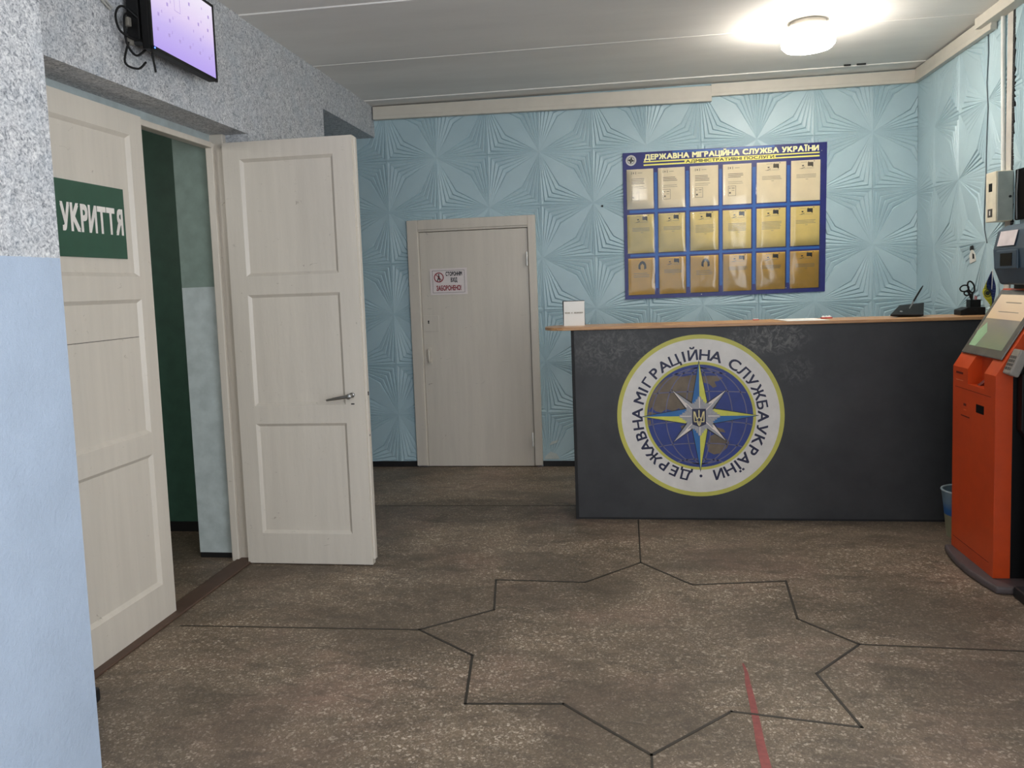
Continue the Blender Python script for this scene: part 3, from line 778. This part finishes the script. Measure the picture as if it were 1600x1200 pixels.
ORD = ['first', 'second', 'third', 'fourth', 'fifth', 'last']; ROW = ['top', 'middle', 'bottom']; GRP = ['cream sheets in the top row of the notice board', 'pale yellow sheets in the middle row of the notice board', 'gold sheets in the bottom row of the notice board']
CN = ['cream', 'pale yellow', 'gold']
random.seed(5)
for r in range(3):
    for k in range(6):
        (u0, u1), (v0, v1) = CU[k], RV[r]
        what = 'information sheet with small framed diagram' if r == 0 and k < 4 else ('sheet with dark hair-like emblem' if r == 2 and k in (0, 2) else 'sheet with building sketch heading')
        cen = bq((u0+u1)/2, (v0+v1)/2)
        e = empty('printed_sheet', (cen.x, BY-.009, cen.y), f'{CN[r]} printed {what}, {ORD[k]} in the {ROW[r]} row of the board', 'sheet', GRP[r])
        def sp2(a, b, d, u0=u0, u1=u1, v0=v0, v1=v1, cen=cen):
            p = bq(u0+(u1-u0)*a, v0+(v1-v0)*b); return (p.x-cen.x, -d, p.y-cen.y)
        m = MB(); j = random.uniform(-.008, .008)
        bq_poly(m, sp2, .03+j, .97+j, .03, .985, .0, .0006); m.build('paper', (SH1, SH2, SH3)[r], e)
        m = MB(); g = MB()
        D = .0010
        if r == 0 and k < 4:
            for a in (.20, .345): bq_poly(m, sp2, a, a+.018, .09, .15, D)
            bq_poly(m, sp2, .26, .29, .10, .14, D); bq_poly(g, sp2, .42, .58, .115, .127, D)
            for q in range(4-(k % 2)): bq_poly(m, sp2, .20, .74-.12*random.random(), .255+.038*q, .268+.038*q, D)
            for q in range(2): bq_poly(g, sp2, .20, .72-.1*random.random(), .445+.04*q, .455+.04*q, D)
            for a in ((.20, .46, .545, .555), (.20, .46, .775, .785), (.20, .215, .545, .785), (.445, .46, .545, .785)): bq_poly(g, sp2, *a, D)
            bq_poly(m, sp2, .23, .29, .69, .73, D); bq_poly(g, sp2, .23, .28, .59, .61, D); bq_poly(g, sp2, .32, .42, .59, .61, D); bq_poly(g, sp2, .32, .41, .65, .66, D)
        elif r == 2 and k in (0, 2):
            P = lambda a, b: sp2(a, b, D)
            m.add([P(.39, .30), (P(.40, .20)), P(.46, .13), P(.54, .10), P(.62, .13), P(.67, .20), P(.68, .30), P(.60, .33), P(.60, .22), P(.54, .17), P(.47, .22), P(.47, .33)], [(0, 1, 10, 11), (1, 2, 9, 10), (2, 3, 4, 9), (4, 5, 8, 9), (5, 6, 7, 8)])
            for q in range(3): bq_poly(g, sp2, .22, .80-.15*random.random(), .42+.045*q, .432+.045*q, D)
        else:
            bq_poly(m, sp2, .56, .74, .08, .17, D); bq_poly(m, sp2, .58, .6, .06, .1, D); bq_poly(m, sp2, .70, .74, .12, .19, D); bq_poly(m, sp2, .75, .79, .05, .065, D)
            bq_poly(m, sp2, .38, .44, .14, .17, D); bq_poly(g, sp2, .34, .54, .07, .078, D); bq_poly(g, sp2, .30, .5, .22, .228, D); bq_poly(g, sp2, .52, .76, .215, .223, D)
            P = lambda a, b: sp2(a, b, D); m.add([P(.33, .225), P(.47, .185), P(.48, .195), P(.35, .23)], [(0, 1, 2, 3)])
            nl_ = 6 if (r == 1 and k in (2, 3, 4)) else 3
            for q in range(nl_): bq_poly(g, sp2, .20, .84-.06*random.random(), .36+.034*q, .372+.034*q, D)
            bq_poly(g, sp2, .5, .58, .36+.034*nl_+.01, .372+.034*nl_+.008, D)
        m.build('dark_print', INK if r else simple('print_brown', rgb(92, 84, 74), .6), e); g.build('pale_print', INKG, e)
        # clear pocket of the board in front of the sheet, slightly bowed
        m = MB(); N = 8; jit = [random.uniform(-.0022, .0022) for _ in range((N+1)**2)]
        vs = []; fs = []
        for a in range(N+1):
            for b in range(N+1):
                q = jit[a*(N+1)+b] if (r and k < 4 or r == 2) else 0
                edge = a in (0, N) or b == N
                d = .0085 if edge else .0125+q*(1 if r == 2 else .7)
                p = bq(u0+(u1-u0)*a/N, v0+.012+(v1-v0-.012)*b/N); vs.append((p.x-NBO.x, -d-.0016, p.y-NBO.z))
        for a in range(N):
            for b in range(N): i = a*(N+1)+b; fs.append((i, i+1, i+N+2, i+N+1))
        m.add(vs, fs); m.build('pocket', FILM, nb, smooth=True)

# ---------------------------------------------------------------- things on the counter
c = empty('table_sign', (-.345, 4.95, TZ), 'small white folded card with dark back at the open end of the counter', 'card')
m = MB().prism([(-.034, .0), (-.0325, .0), (-.0015, .152), (-.003, .152)], 'x', -.064, .066); f_ = m.build('card_face', PAPER, c)
m = MB().prism([(.034, 0), (.036, 0), (.001, .156), (-.001, .156)], 'x', -.072, .066); m.build('dark_back', BLACKM, c)
m = MB()
x = -.056
for w_ in (.008, .007, .008, .007, 0, .006, 0, .008, .007, .008, .007, .008, .007, .006):
    if w_: m.box(x, x+w_*.8, -.0012, .0004, .078, .086)
    x += .0082
m.xf(Matrix.Translation((0, -.0352, 0)) @ Matrix.Rotation(-.2006, 4, 'X')); m.build('printed_line', INKG, c)

pp = empty('paper_sheet', (1.0, 4.87, TZ), 'white paper sheet lying flat on the wooden counter top', 'paper')
m = MB().add([(-.135, .125, .0012), (.105, .125, .0012), (.135, -.132, .0012), (-.10, -.132, .0012), (-.135, .125, .0028), (.105, .125, .0028), (.135, -.132, .0028), (-.10, -.132, .0028)], [(0, 1, 2, 3), (4, 5, 6, 7), (0, 1, 5, 4), (1, 2, 6, 5), (2, 3, 7, 6), (3, 0, 4, 7)])
m.build('sheet', PAPER, pp)
RD = simple('bright_red', rgb(190, 40, 36), .4)
for (x, y, s_, lb) in ((.765, 5.0, .7, 'tiny red and white bit on the counter between the card and the paper'), (1.17, 4.96, 1.25, 'small red and white trinket on the counter beyond the white paper')):
    e = empty('trinket', (x, y, TZ), lb, 'trinket')
    m = MB().box(-.026*s_, .026*s_, -.012, .012, 0, .006*s_); m.build('base', RD, e, bevel=.002)
    m = MB()
    for k in range(3): m.lathe([(.009*s_, 0), (.008*s_, .004*s_), (.004*s_, .007*s_)], ((k-1)*.014*s_, 0, .006*s_), 10)
    m.build('top', PAPER, e, smooth=True)

# black sloped stand and its pen
e = empty('tablet_stand', (1.62, 4.93, TZ), 'black sloping tablet stand on the counter', 'tablet stand')
m = MB()
pts = [Vector((-.115, -.06, .018)), Vector((.055, -.10, .016)), Vector((.115, .07, .078)), Vector((-.02, .085, .064))]
nrm = (pts[1]-pts[0]).cross(pts[2]-pts[0]).normalized()*.012
m.add(list(pts)+[p-nrm for p in pts], [(0, 1, 2, 3), (4, 5, 6, 7), (0, 1, 5, 4), (1, 2, 6, 5), (2, 3, 7, 6), (3, 0, 4, 7)]); m.build('sloping_panel', BLACK, e, bevel=.003)
m = MB().prism([(-.07, 0), (.07, 0), (.06, .030), (-.03, .020)], 'y', -.03, .06); m.build('foot', BLACK, e, bevel=.003)
m = MB().lathe([(.010, 0), (.010, .01), (.005, .014)], (-.045, -.03, .022), 12); m.build('button', STEEL, e)
pen = empty('pen', (1.632, 4.90, TZ+.066), 'black and silver pen standing aslant on the tablet stand', 'pen')
m = MB().tube([(-.012, 0, -.018), (.012, .006, .022)], [.003, .0048], 8); m.build('silver_tip', STEEL, pen, smooth=True)
m = MB().tube([(.012, .006, .022), (.055, .016, .092), (.068, .019, .112)], [.0055, .005, .0025], 8); m.build('barrel', BLACK, pen, smooth=True)

# organiser, scissors, pencils, flag
e = empty('desk_organiser', (1.965, 4.93, TZ), 'black desk organiser with a pen cup on the counter', 'organiser')
m = MB().prism([(-.072, 0), (.062, 0), (.062, .045), (-.03, .045), (-.072, .03)], 'y', -.05, .05); m.build('tray', BLACK, e, bevel=.003)
m = MB()
for a in ((-.012, .044, -.03, -.026), (-.012, .044, .026, .03), (-.012, -.008, -.03, .03), (.040, .044, -.03, .03)): m.box(*a, .045, .088)
m.build('pen_cup', BLACK, e, bevel=.001)
s_ = empty('scissors', (1.955, 4.915, TZ+.05), 'scissors with black looped handles standing in the organiser', 'scissors')
def loop(cx, cz, rx, rz, t, n=20):
    return [(cx+rx*math.cos(2*PI*k/n)*math.cos(t)-rz*math.sin(2*PI*k/n)*math.sin(t), 0, cz+rx*math.cos(2*PI*k/n)*math.sin(t)+rz*math.sin(2*PI*k/n)*math.cos(t)) for k in range(n)]
m = MB().tube(loop(-.030, .105, .024, .018, .2), .0042, 8, closed=True).tube(loop(.006, .112, .017, .034, .3), .0048, 8, closed=True).tube(loop(-.018, .075, .014, .011, -.5), .0042, 8, closed=True)
m.tube([(-.012, 0, .09), (.004, 0, .06), (.012, 0, .03)], [.006, .008, .006], 8).tube([(.014, 0, .08), (.010, 0, .055), (.008, 0, .03)], [.006, .008, .006], 8)
m.build('handles', BLACK, s_, smooth=True)
m = MB().prism([(.0, .045), (.022, .04), (.02, .004), (.008, .002)], 'y', -.002, .002); m.build('blades', STEEL, s_)
for k, (x, y, h, colr, nm) in enumerate(((1.983, 4.925, .125, rgb(206, 150, 150), 'pale pink pencil in the organiser'), (1.997, 4.94, .118, rgb(190, 96, 96), 'darker red pencil in the organiser'))):
    m = MB().tube([(0, 0, 0), (.004, 0, h-.062)], .0036, 6); o = m.build('pencil', simple(f'pencil_{k}', colr, .4)); o.location = (x, y, TZ+.05); tag(o, nm, 'pencil', 'pencils in the organiser')

e = empty('desk_flag', (2.045, 4.86, TZ), 'small blue and yellow desk flag with dark emblem beside the kiosk', 'flag')
m = MB().lathe([(.024, 0), (.024, .008), (.005, .014)], (0, 0, 0), 20); m.build('base', BLACK, e)
m = MB().tube([(0, 0, .01), (.008, 0, .262)], .0022, 8); m.build('pole', WHITE, e)
FB = simple('flag_blue', rgb(36, 52, 110), .7); FY = simple('flag_yellow', rgb(206, 204, 58), .7)
m = MB(); rows = []
N = 14
for i in range(N+1):
    t = i/N; z = .25-.205*t
    xl = .004-.055*min(1, t/.55) if t < .55 else -.051+.05*(t-.55)/.45; xr = .010+.012*math.sin(t*3)
    sp_ = .010+.012*(1-t) if t < .4 else None
    split = -.004 + .0*t if t > .35 else xl
    mid = xl+(xr-xl)*(.0 if t < .30 else min(.62, (t-.30)*2.2))
    def yy(x, t=t): return .010*math.sin(x*90+t*6)
    rows.append([(xl, yy(xl), z), (mid, yy(mid), z), ((mid+xr)/2, yy((mid+xr)/2), z-.002), (xr, yy(xr), z-.004)])
V = [p for r_ in rows for p in r_]; F = []; MI = []
for i in range(N):
    for q in range(3): m.add([rows[i][q], rows[i][q+1], rows[i+1][q+1], rows[i+1][q]], [(0, 1, 2, 3)], 1 if q == 0 else 0)
fo = m.build('cloth', [FB, FY], e, smooth=True); so = fo.modifiers.new('solid', 'SOLIDIFY'); so.thickness = .0012
m = MB(); m.tube([(-.022+.018*math.cos(2*PI*k/18), -.0135, .125+.021*math.sin(2*PI*k/18)) for k in range(18)], .002, 6, closed=True); m.lathe([(.012, -.0005), (.012, .0005)], (-.022, -.0125, .125), 14, 'y')
m.build('flag_emblem', simple('flag_badge', rgb(48, 56, 44), .7), e)

# ---------------------------------------------------------------- kiosk
K0, K1 = 3.785, 4.255
kx = empty('self_service_kiosk', (1.8, 4.02, 0), 'orange self-service kiosk with a sloping touch screen', 'kiosk')
def kl(mb): return mb.xf(Matrix.Translation((-1.8, -4.02, 0)))
FX = 1.618; SLX, SLZ = .516, .857
def slope(s): return (FX+SLX*s, .968+SLZ*s)
T = slope(.445)
NZ = .895
side = [(FX, NZ), (FX, .968), T, (1.90, T[1]), (1.90, 1.32), (1.69, .975), (1.69, NZ)]
m = MB()
m.prism(side, 'y', 4.08, K1).prism(side, 'y', K0, 3.90)
inner = [(1.682, NZ), (1.682, 1.070), T, (1.90, T[1]), (1.90, 1.32), (1.69, .975), (1.69, NZ)]
m.prism(inner, 'y', 3.90, 4.08)
m.prism([(FX, .036), (FX, NZ), (1.69, NZ), (1.69, .036)], 'y', K0, K1)
kl(m).build('shell', ORANGE, kx)
m = MB().box(1.691, 2.03, K0+.002, K1-.002, .036, .975).box(1.86, 2.03, K0+.08, K1-.08, .975, 1.38); kl(m).build('rear_housing', BLACK, kx, bevel=.002)
# engraved slots and reader window of the front
m = MB()
def slot(m, y0, z0, y1, z1, h, mi=0): m.add([(FX-.0008, y0, z0), (FX-.0008, y1, z1), (FX-.0008, y1, z1-h), (FX-.0008, y0, z0-h), (FX+.001, y0, z0), (FX+.001, y1, z1), (FX+.001, y1, z1-h), (FX+.001, y0, z0-h)], [(0, 1, 2, 3), (4, 5, 6, 7), (0, 1, 5, 4), (1, 2, 6, 5), (2, 3, 7, 6), (3, 0, 4, 7)], mi)
for nm, a in (('slot', (4.215, .945, 4.135, .945, .010)), ('slot', (4.155, .735, 4.055, .735, .006)), ('slot', (4.125, .795, 4.095, .795, .012)), ('panel_seam', (4.225, .868, 3.83, .868, .0025)), ('panel_seam', (4.235, .095, 3.83, .095, .0025))):
    m = MB(); slot(m, *a); kl(m).build(nm, simple('dark_rust', rgb(96, 24, 10), .6), kx)
for a in ((4.215, .905, 4.135, .905, .004), (4.125, .765, 4.095, .765, .003)):
    m = MB(); slot(m, *a); kl(m).build('embossing', simple('pale_orange', rgb(232, 126, 84), .5), kx)
m = MB(); slot(m, 3.983, .812, 3.900, .812, .040); kl(m).build('reader_window', simple('black_glass', rgb(4, 4, 5), .45, spec=.2), kx)
m = MB().prism([(1.64, .896), (1.681, .896), (1.681, .93)], 'y', 4.0, 4.03); kl(m).build('paper_guide', simple('dark_rust', rgb(96, 24, 10), .6), kx)
# screen on the slope
def spt(s, y, up=0): x, z = slope(s); return (x-SLZ*up, y, z+SLX*up)
def sslab(m, s0, s1, y0, y1, u0, u1):
    m.add([spt(s0, y0, u0), spt(s1, y0, u0), spt(s1, y1, u0), spt(s0, y1, u0), spt(s0, y0, u1), spt(s1, y0, u1), spt(s1, y1, u1), spt(s0, y1, u1)], [(0, 1, 2, 3), (4, 5, 6, 7), (0, 1, 5, 4), (1, 2, 6, 5), (2, 3, 7, 6), (3, 0, 4, 7)])
m = MB(); sslab(m, .075, .432, 3.812, 4.240, .001, .011); sc_ = kl(m).build('screen_bezel', BEZEL, kx, bevel=.006)
m = MB(); sslab(m, .118, .405, 3.85, 4.205, .0112, .0118)
kl(m).build('display', mat_screen('kiosk_display', [(0, rgb(96, 112, 92)), (.50, rgb(122, 116, 104)), (.535, rgb(120, 112, 100)), (.545, rgb(208, 178, 142)), (1, rgb(216, 190, 158))], .55), sc_)  # grey-green lower part: reflections painted into the screen glow
m = MB(); sslab(m, .36, .365, 3.95, 4.10, .0119, .0121); sslab(m, .375, .385, 3.87, 3.90, .0119, .0121); sslab(m, .31, .314, 3.92, 4.12, .0119, .0121); kl(m).build('display_text', INKG, sc_)
m = MB(); P = [spt(.12, 4.20, .0121), spt(.20, 4.20, .0121), spt(.25, 4.16, .0121), spt(.20, 4.10, .0121), spt(.12, 4.13, .0121)]; m.add(P, [(0, 1, 2, 3, 4)])
kl(m).build('display_patch', simple('display_green', rgb(120, 150, 116), .3, emit=rgb(112, 140, 108), es=.35), sc_)
# head unit with scanner and note
hu = bpy.data.objects.new('head_unit', None); COL.objects.link(hu); hu.parent = kx; hu.location = (1.86-1.8, 4.02-4.02, 1.37)
prof = [(-.06, 0), (.05, 0), (.07, .04), (.07, .25), (.03, .285), (-.035, .285), (-.075, .26), (-.095, .17), (-.09, .08)]
m = MB().prism(prof, 'y', -.165, .165); m.build('housing', SLATE, hu, bevel=.012, seg=3)
m = MB().box(-.103, -.09, -.10, .11, .075, .165); m.build('scanner_surround', SLATE, hu, bevel=.006)
m = MB().box(-.105, -.10, -.055, .06, .09, .15); m.build('scanner_window', simple('black_glass', rgb(4, 4, 5), .45, spec=.2), hu)
m = MB().prism([(-.0955, .185), (-.078, .255), (-.0792, .2556), (-.0967, .1856)], 'y', -.06, .11); m.xf(Matrix.Translation((-.002, 0, .0))); m.build('paper_note', simple('note_pinkish', rgb(232, 220, 220), .6), hu)
# pin pad on the near flank
pdp = bpy.data.objects.new('pin_pad', None); COL.objects.link(pdp); pdp.parent = kx; pdp.location = (1.685-1.8, K0-.022-4.02, 1.03); pdp.rotation_euler = (0, -math.radians(59)+PI/2-.12, 0)
m = MB().box(-.03, .03, -.045, .02, -.012, .012)
m = MB().box(-.022, .022, -.05, .02, -.06, .06); m.build('pad_body', simple('pad_grey', rgb(150, 142, 132), .45), pdp, bevel=.008, seg=3)
m = MB()
for i in range(4):
    for j in range(3): m.box(-.0245, -.0215, -.042+j*.02, -.028+j*.02, -.04+i*.018, -.028+i*.018)
m.build('keys', simple('key_grey', rgb(92, 86, 80), .5), pdp, bevel=.001)
m = MB().prism([(.02, -.05), (.075, -.03), (.075, -.4), (.02, -.3)], 'y', -.03, .02); m.xf(Matrix.Rotation(-(-math.radians(59)+PI/2-.12), 4, 'Y')); m.build('bracket', BLACK, pdp, bevel=.004)
# floor plate
poly = []
for k in range(0, 13):
    t = k/12; poly.append((1.64-.085*math.sin(PI*(.18+.64*t))**.8, 4.27-.59*t))
poly += [(1.75, 3.66), (2.0, 3.72), (2.0, 4.27)]
m = MB().prism(poly, 'z', .0, .035); kl(m).build('floor_plate', simple('plate_brown_grey', rgb(86, 76, 76), .5), kx, bevel=.012, seg=3)

# ---------------------------------------------------------------- bin behind the kiosk
b = empty('waste_bin', (1.782, 4.50, 0), 'blue and beige plastic waste bin between the kiosk and the counter', 'bin')
m = MB().lathe([(.092, 0), (.104, .125)], (0, 0, 0), 32); m.build('lower_body', simple('bin_beige', rgb(138, 134, 106), .5), b, smooth=True)
m = MB().lathe([(.104, .125), (.1085, .17), (.119, .255), (.113, .255), (.10, .13)], (0, 0, 0), 32)
n = NT('bin_blue'); co = n.coord('world'); g = n.n('ShaderNodeSeparateXYZ'); n.l(co, g.inputs[0])
n.base(n.ramp(n.math('MULTIPLY', g.outputs[2], 4), [(.5, rgb(36, 84, 150)), (.62, rgb(44, 94, 150)), (.78, rgb(108, 132, 150)), (1, rgb(120, 140, 150))])); n.rough(.45)
m.build('upper_body', n.m, b, smooth=True)
m = MB().tube([(.117*math.cos(2*PI*k/36), .117*math.sin(2*PI*k/36), .257) for k in range(36)], .006, 8, closed=True); m.build('rim', simple('bin_rim', rgb(150, 164, 170), .4), b, smooth=True)
m = MB().lathe([(.107, .2), (.107, .201)], (0, 0, 0), 32); m.build('liner', BLACKM, b)

# ---------------------------------------------------------------- electrical things on the worn wall
e = empty('meter_box', (2.045, 4.775, 1.845), 'cream electricity meter box with little windows on the worn tiled wall', 'meter box')
m = MB().box(-.043, .035, -.062, .065, -.137, .137)
m = MB().box(-.043, .043, -.060, .065, -.137, .137); m.build('casing', simple('meter_cream', rgb(222, 214, 192), .45), e, bevel=.004)
m = MB().box(-.036, .043, -.066, -.0595, -.133, .133); dr = m.build('door', simple('meter_grey', rgb(168, 172, 164), .45), e, bevel=.002)
m = MB().lathe([(.007, -.0705), (.007, -.066)], (.027, 0, -.005), 12, 'y'); m.build('lock', BLACKM, dr)
m = MB().box(-.0445, -.0425, -.015, .025, .030, .075); m.build('window', simple('black_glass', rgb(4, 4, 5), .45, spec=.2), e)
m = MB().box(-.0445, -.0425, -.020, .035, -.11, -.065); wdw = m.build('dial_window', simple('dial_dark', rgb(60, 52, 48), .4), e)
m = MB().box(-.0452, -.0440, .002, .014, -.10, -.075); m.build('dial', PAPER, wdw)
e = empty('junction_box', (2.078, 4.585, 1.84), 'black upright junction box close beside the meter box', 'junction box')
m = MB().box(-.012, .010, -.06, .06, -.135, .135); m.build('casing', simple('deep_black', rgb(6, 6, 7), .6, spec=.08), e, bevel=.006)
m = MB().tube([(-.014, .02, .13), (-.018, .022, 0), (-.014, .025, -.13)], .004, 8); m.build('cord', simple('grey_cord', rgb(120, 124, 126), .5), e)

m = MB().tube([(RX-.014, 4.835, 2.86), (RX-.014, 4.825, 2.5), (RX-.014, 4.812, 2.2), (RX-.014, 4.806, 1.983)], .0105, 10)
tag(m.build('conduit_pipe', WHITE, smooth=True), 'white conduit pipe running down the wall to the meter box', 'pipe')
m = MB()
px = [(5.041, 2.805), (5.035, 2.69), (5.05, 2.53), (5.03, 2.38), (5.04, 2.24), (5.045, 2.13), (5.045, 2.0), (5.062, 1.75), (5.055, 1.68), (5.02, 1.60)]
m.tube([(RX-.003, y, z) for y, z in px], .0032, 6)
tag(m.build('wall_wire', simple('wire_grey', rgb(84, 96, 104), .6)), 'thin dark wire hanging down the worn tiled wall', 'wire')

# ---------------------------------------------------------------- ceiling lamps
GLASS = NT('opal_glass'); GLASS.base(rgb(255, 250, 240)); GLASS.rough(.3)
GLASS.b.inputs['Emission Color'].default_value = (1, .93, .83, 1); GLASS.b.inputs['Emission Strength'].default_value = LAMP_POWER
def lamp(x, y, label):
    e = empty('ceiling_lamp', (x, y, CZ), label, 'lamp')
    m = MB().lathe([(.098, -.004), (.098, -.030), (.128, -.036), (.133, -.046), (.130, -.052)], (0, 0, 0), 40); m.build('lamp_base', simple('lamp_metal', rgb(150, 146, 138), .4), e, smooth=True)
    m = MB().lathe([(.129, -.0525), (.140, -.056), (.147, -.068), (.149, -.10), (.145, -.135), (.128, -.153), (.09, -.159), (.0, -.161)][:-1], (0, 0, 0), 48); m.build('glass_shade', GLASS.m, e, smooth=True)
lamp(1.05, 4.86, 'lit round opal glass lamp on the ceiling above the counter')
lamp(.1, -.5, 'added unseen opal glass lamp on the ceiling near the entrance')  # second lamp, out of view, added to warm the near door leaf

# ---------------------------------------------------------------- television
tv = empty('wall_television', (-1.86, 3.255, 2.44), 'small black wall television showing a pale violet screen', 'television', rz=math.radians(2.1))
W2, H2 = .272, .348
m = MB()
for a in ((-W2, W2, 0, .014), (-W2, W2, H2-.012, H2), (-W2, -W2+.012, 0, H2), (W2-.012, W2, 0, H2)): m.box(-.012, .0, a[0], a[1], a[2], a[3])
m.build('bezel', BLACK, tv, bevel=.002)
m = MB().box(-.010, -.004, -W2+.010, W2-.010, .012, H2-.010)
m.build('screen', mat_screen('tv_screen', [(0, rgb(188, 166, 246)), (.35, rgb(206, 188, 248)), (.6, rgb(232, 214, 250)), (1, rgb(246, 238, 254))], .6), tv)
scn = bpy.data.objects['screen']
m = MB(); random.seed(21)
for i in range(6):
    for j in range(4):
        y = -W2+.05+i*.085+(j % 2)*.012; z = .085+j*.062
        if random.random() < .85: m.box(-.0042, -.0036, y, y+.012, z, z+.014)
        if random.random() < .6: m.box(-.0042, -.0036, y+.03, y+.034, z+.02, z+.032)
m.build('screen_icons', simple('icon_violet', rgb(120, 104, 150), .5, emit=rgb(150, 134, 180), es=.7), scn)
m = MB()
for a in ((-.075, -.073, .21, .34), (-.030, -.028, .21, .34), (-.075, -.028, .21, .212)): m.box(-.0042, -.0036, a[0], a[1], a[2], a[3])
m.build('screen_lines', simple('icon_violet', rgb(120, 104, 150), .5), scn)
m = MB().box(-.045, -.012, -W2+.003, W2-.003, .002, H2-.002).prism([(-.045, .02), (-.085, .05), (-.085, .25), (-.045, .33)], 'y', -W2+.03, W2-.09); m.build('rear_shell', BLACK, tv, bevel=.004)
m = MB().box(-.112, -.085, -.10, .06, .06, .24).box(-.10, -.05, -W2-.001, -W2+.06, .03, .33); m.build('wall_bracket', BLACK, tv, bevel=.003)
m = MB().lathe([(.0035, 0), (.0035, .0015)], (.0, -W2+.016, .006), 12, 'x'); m.build('power_light', simple('led_blue', rgb(60, 90, 255), .3, emit=(.05, .12, 1, 1), es=4), tv)
def curl(pts, n=6):
    P = [Vector(p) for p in pts]; out = []
    for i in range(len(P)-1):
        a, b, c_, d = P[max(i-1, 0)], P[i], P[i+1], P[min(i+2, len(P)-1)]
        for k in range(n):
            t = k/n; out.append(.5*((2*b)+(c_-a)*t+(2*a-5*b+4*c_-d)*t*t+(3*b-a-3*c_+d)*t*t*t))
    out.append(P[-1]); return out
e = empty('power_cable', (-1.93, 2.95, 2.5), 'coiled black cable hanging behind the wall television', 'cable')
m = MB()
for pts in ([(.03, .05, .05), (0, -.02, .09), (-.01, -.055, .05), (0, -.05, -.01), (.02, 0, -.03), (.03, .05, -.02)], [(.03, .06, .06), (0, .0, .07), (0, -.02, .02), (.0, -.01, -.05), (.01, .03, -.085), (.03, .07, -.05)], [(0, 0, -.04), (-.015, -.01, -.12), (.01, .035, -.135), (.02, .075, -.10)], [(.04, .09, -.06), (.045, .10, -.135)]):
    m.tube(curl(pts), .0045, 8)
m.build('cord', BLACK, e, smooth=True)
m = MB().box(-.012, .012, -.01, .012, .02, .055).box(-.01, .012, .0, .02, -.05, -.02); m.build('plug', simple('plug_grey', rgb(120, 116, 108), .4), e, bevel=.004)
m = MB().tube(curl([(LX+.006, 2.52, 2.79), (LX+.006, 2.62, 2.70), (LX+.006, 2.74, 2.64), (LX+.012, 2.90, 2.57)]), .004, 8)
tag(m.build('feed_wire', simple('wire_pale', rgb(170, 168, 162), .5), smooth=True), 'pale grey wire drooping from the ceiling to the television, lower of two', 'wire')
m = MB().tube(curl([(LX+.005, 2.62, 2.79), (LX+.005, 2.70, 2.70), (LX+.005, 2.80, 2.64), (LX+.012, 2.91, 2.58)]), .003, 8)
tag(m.build('feed_wire', simple('wire_pale', rgb(170, 168, 162), .5), smooth=True), 'thinner grey wire drooping to the television, upper of two', 'wire')
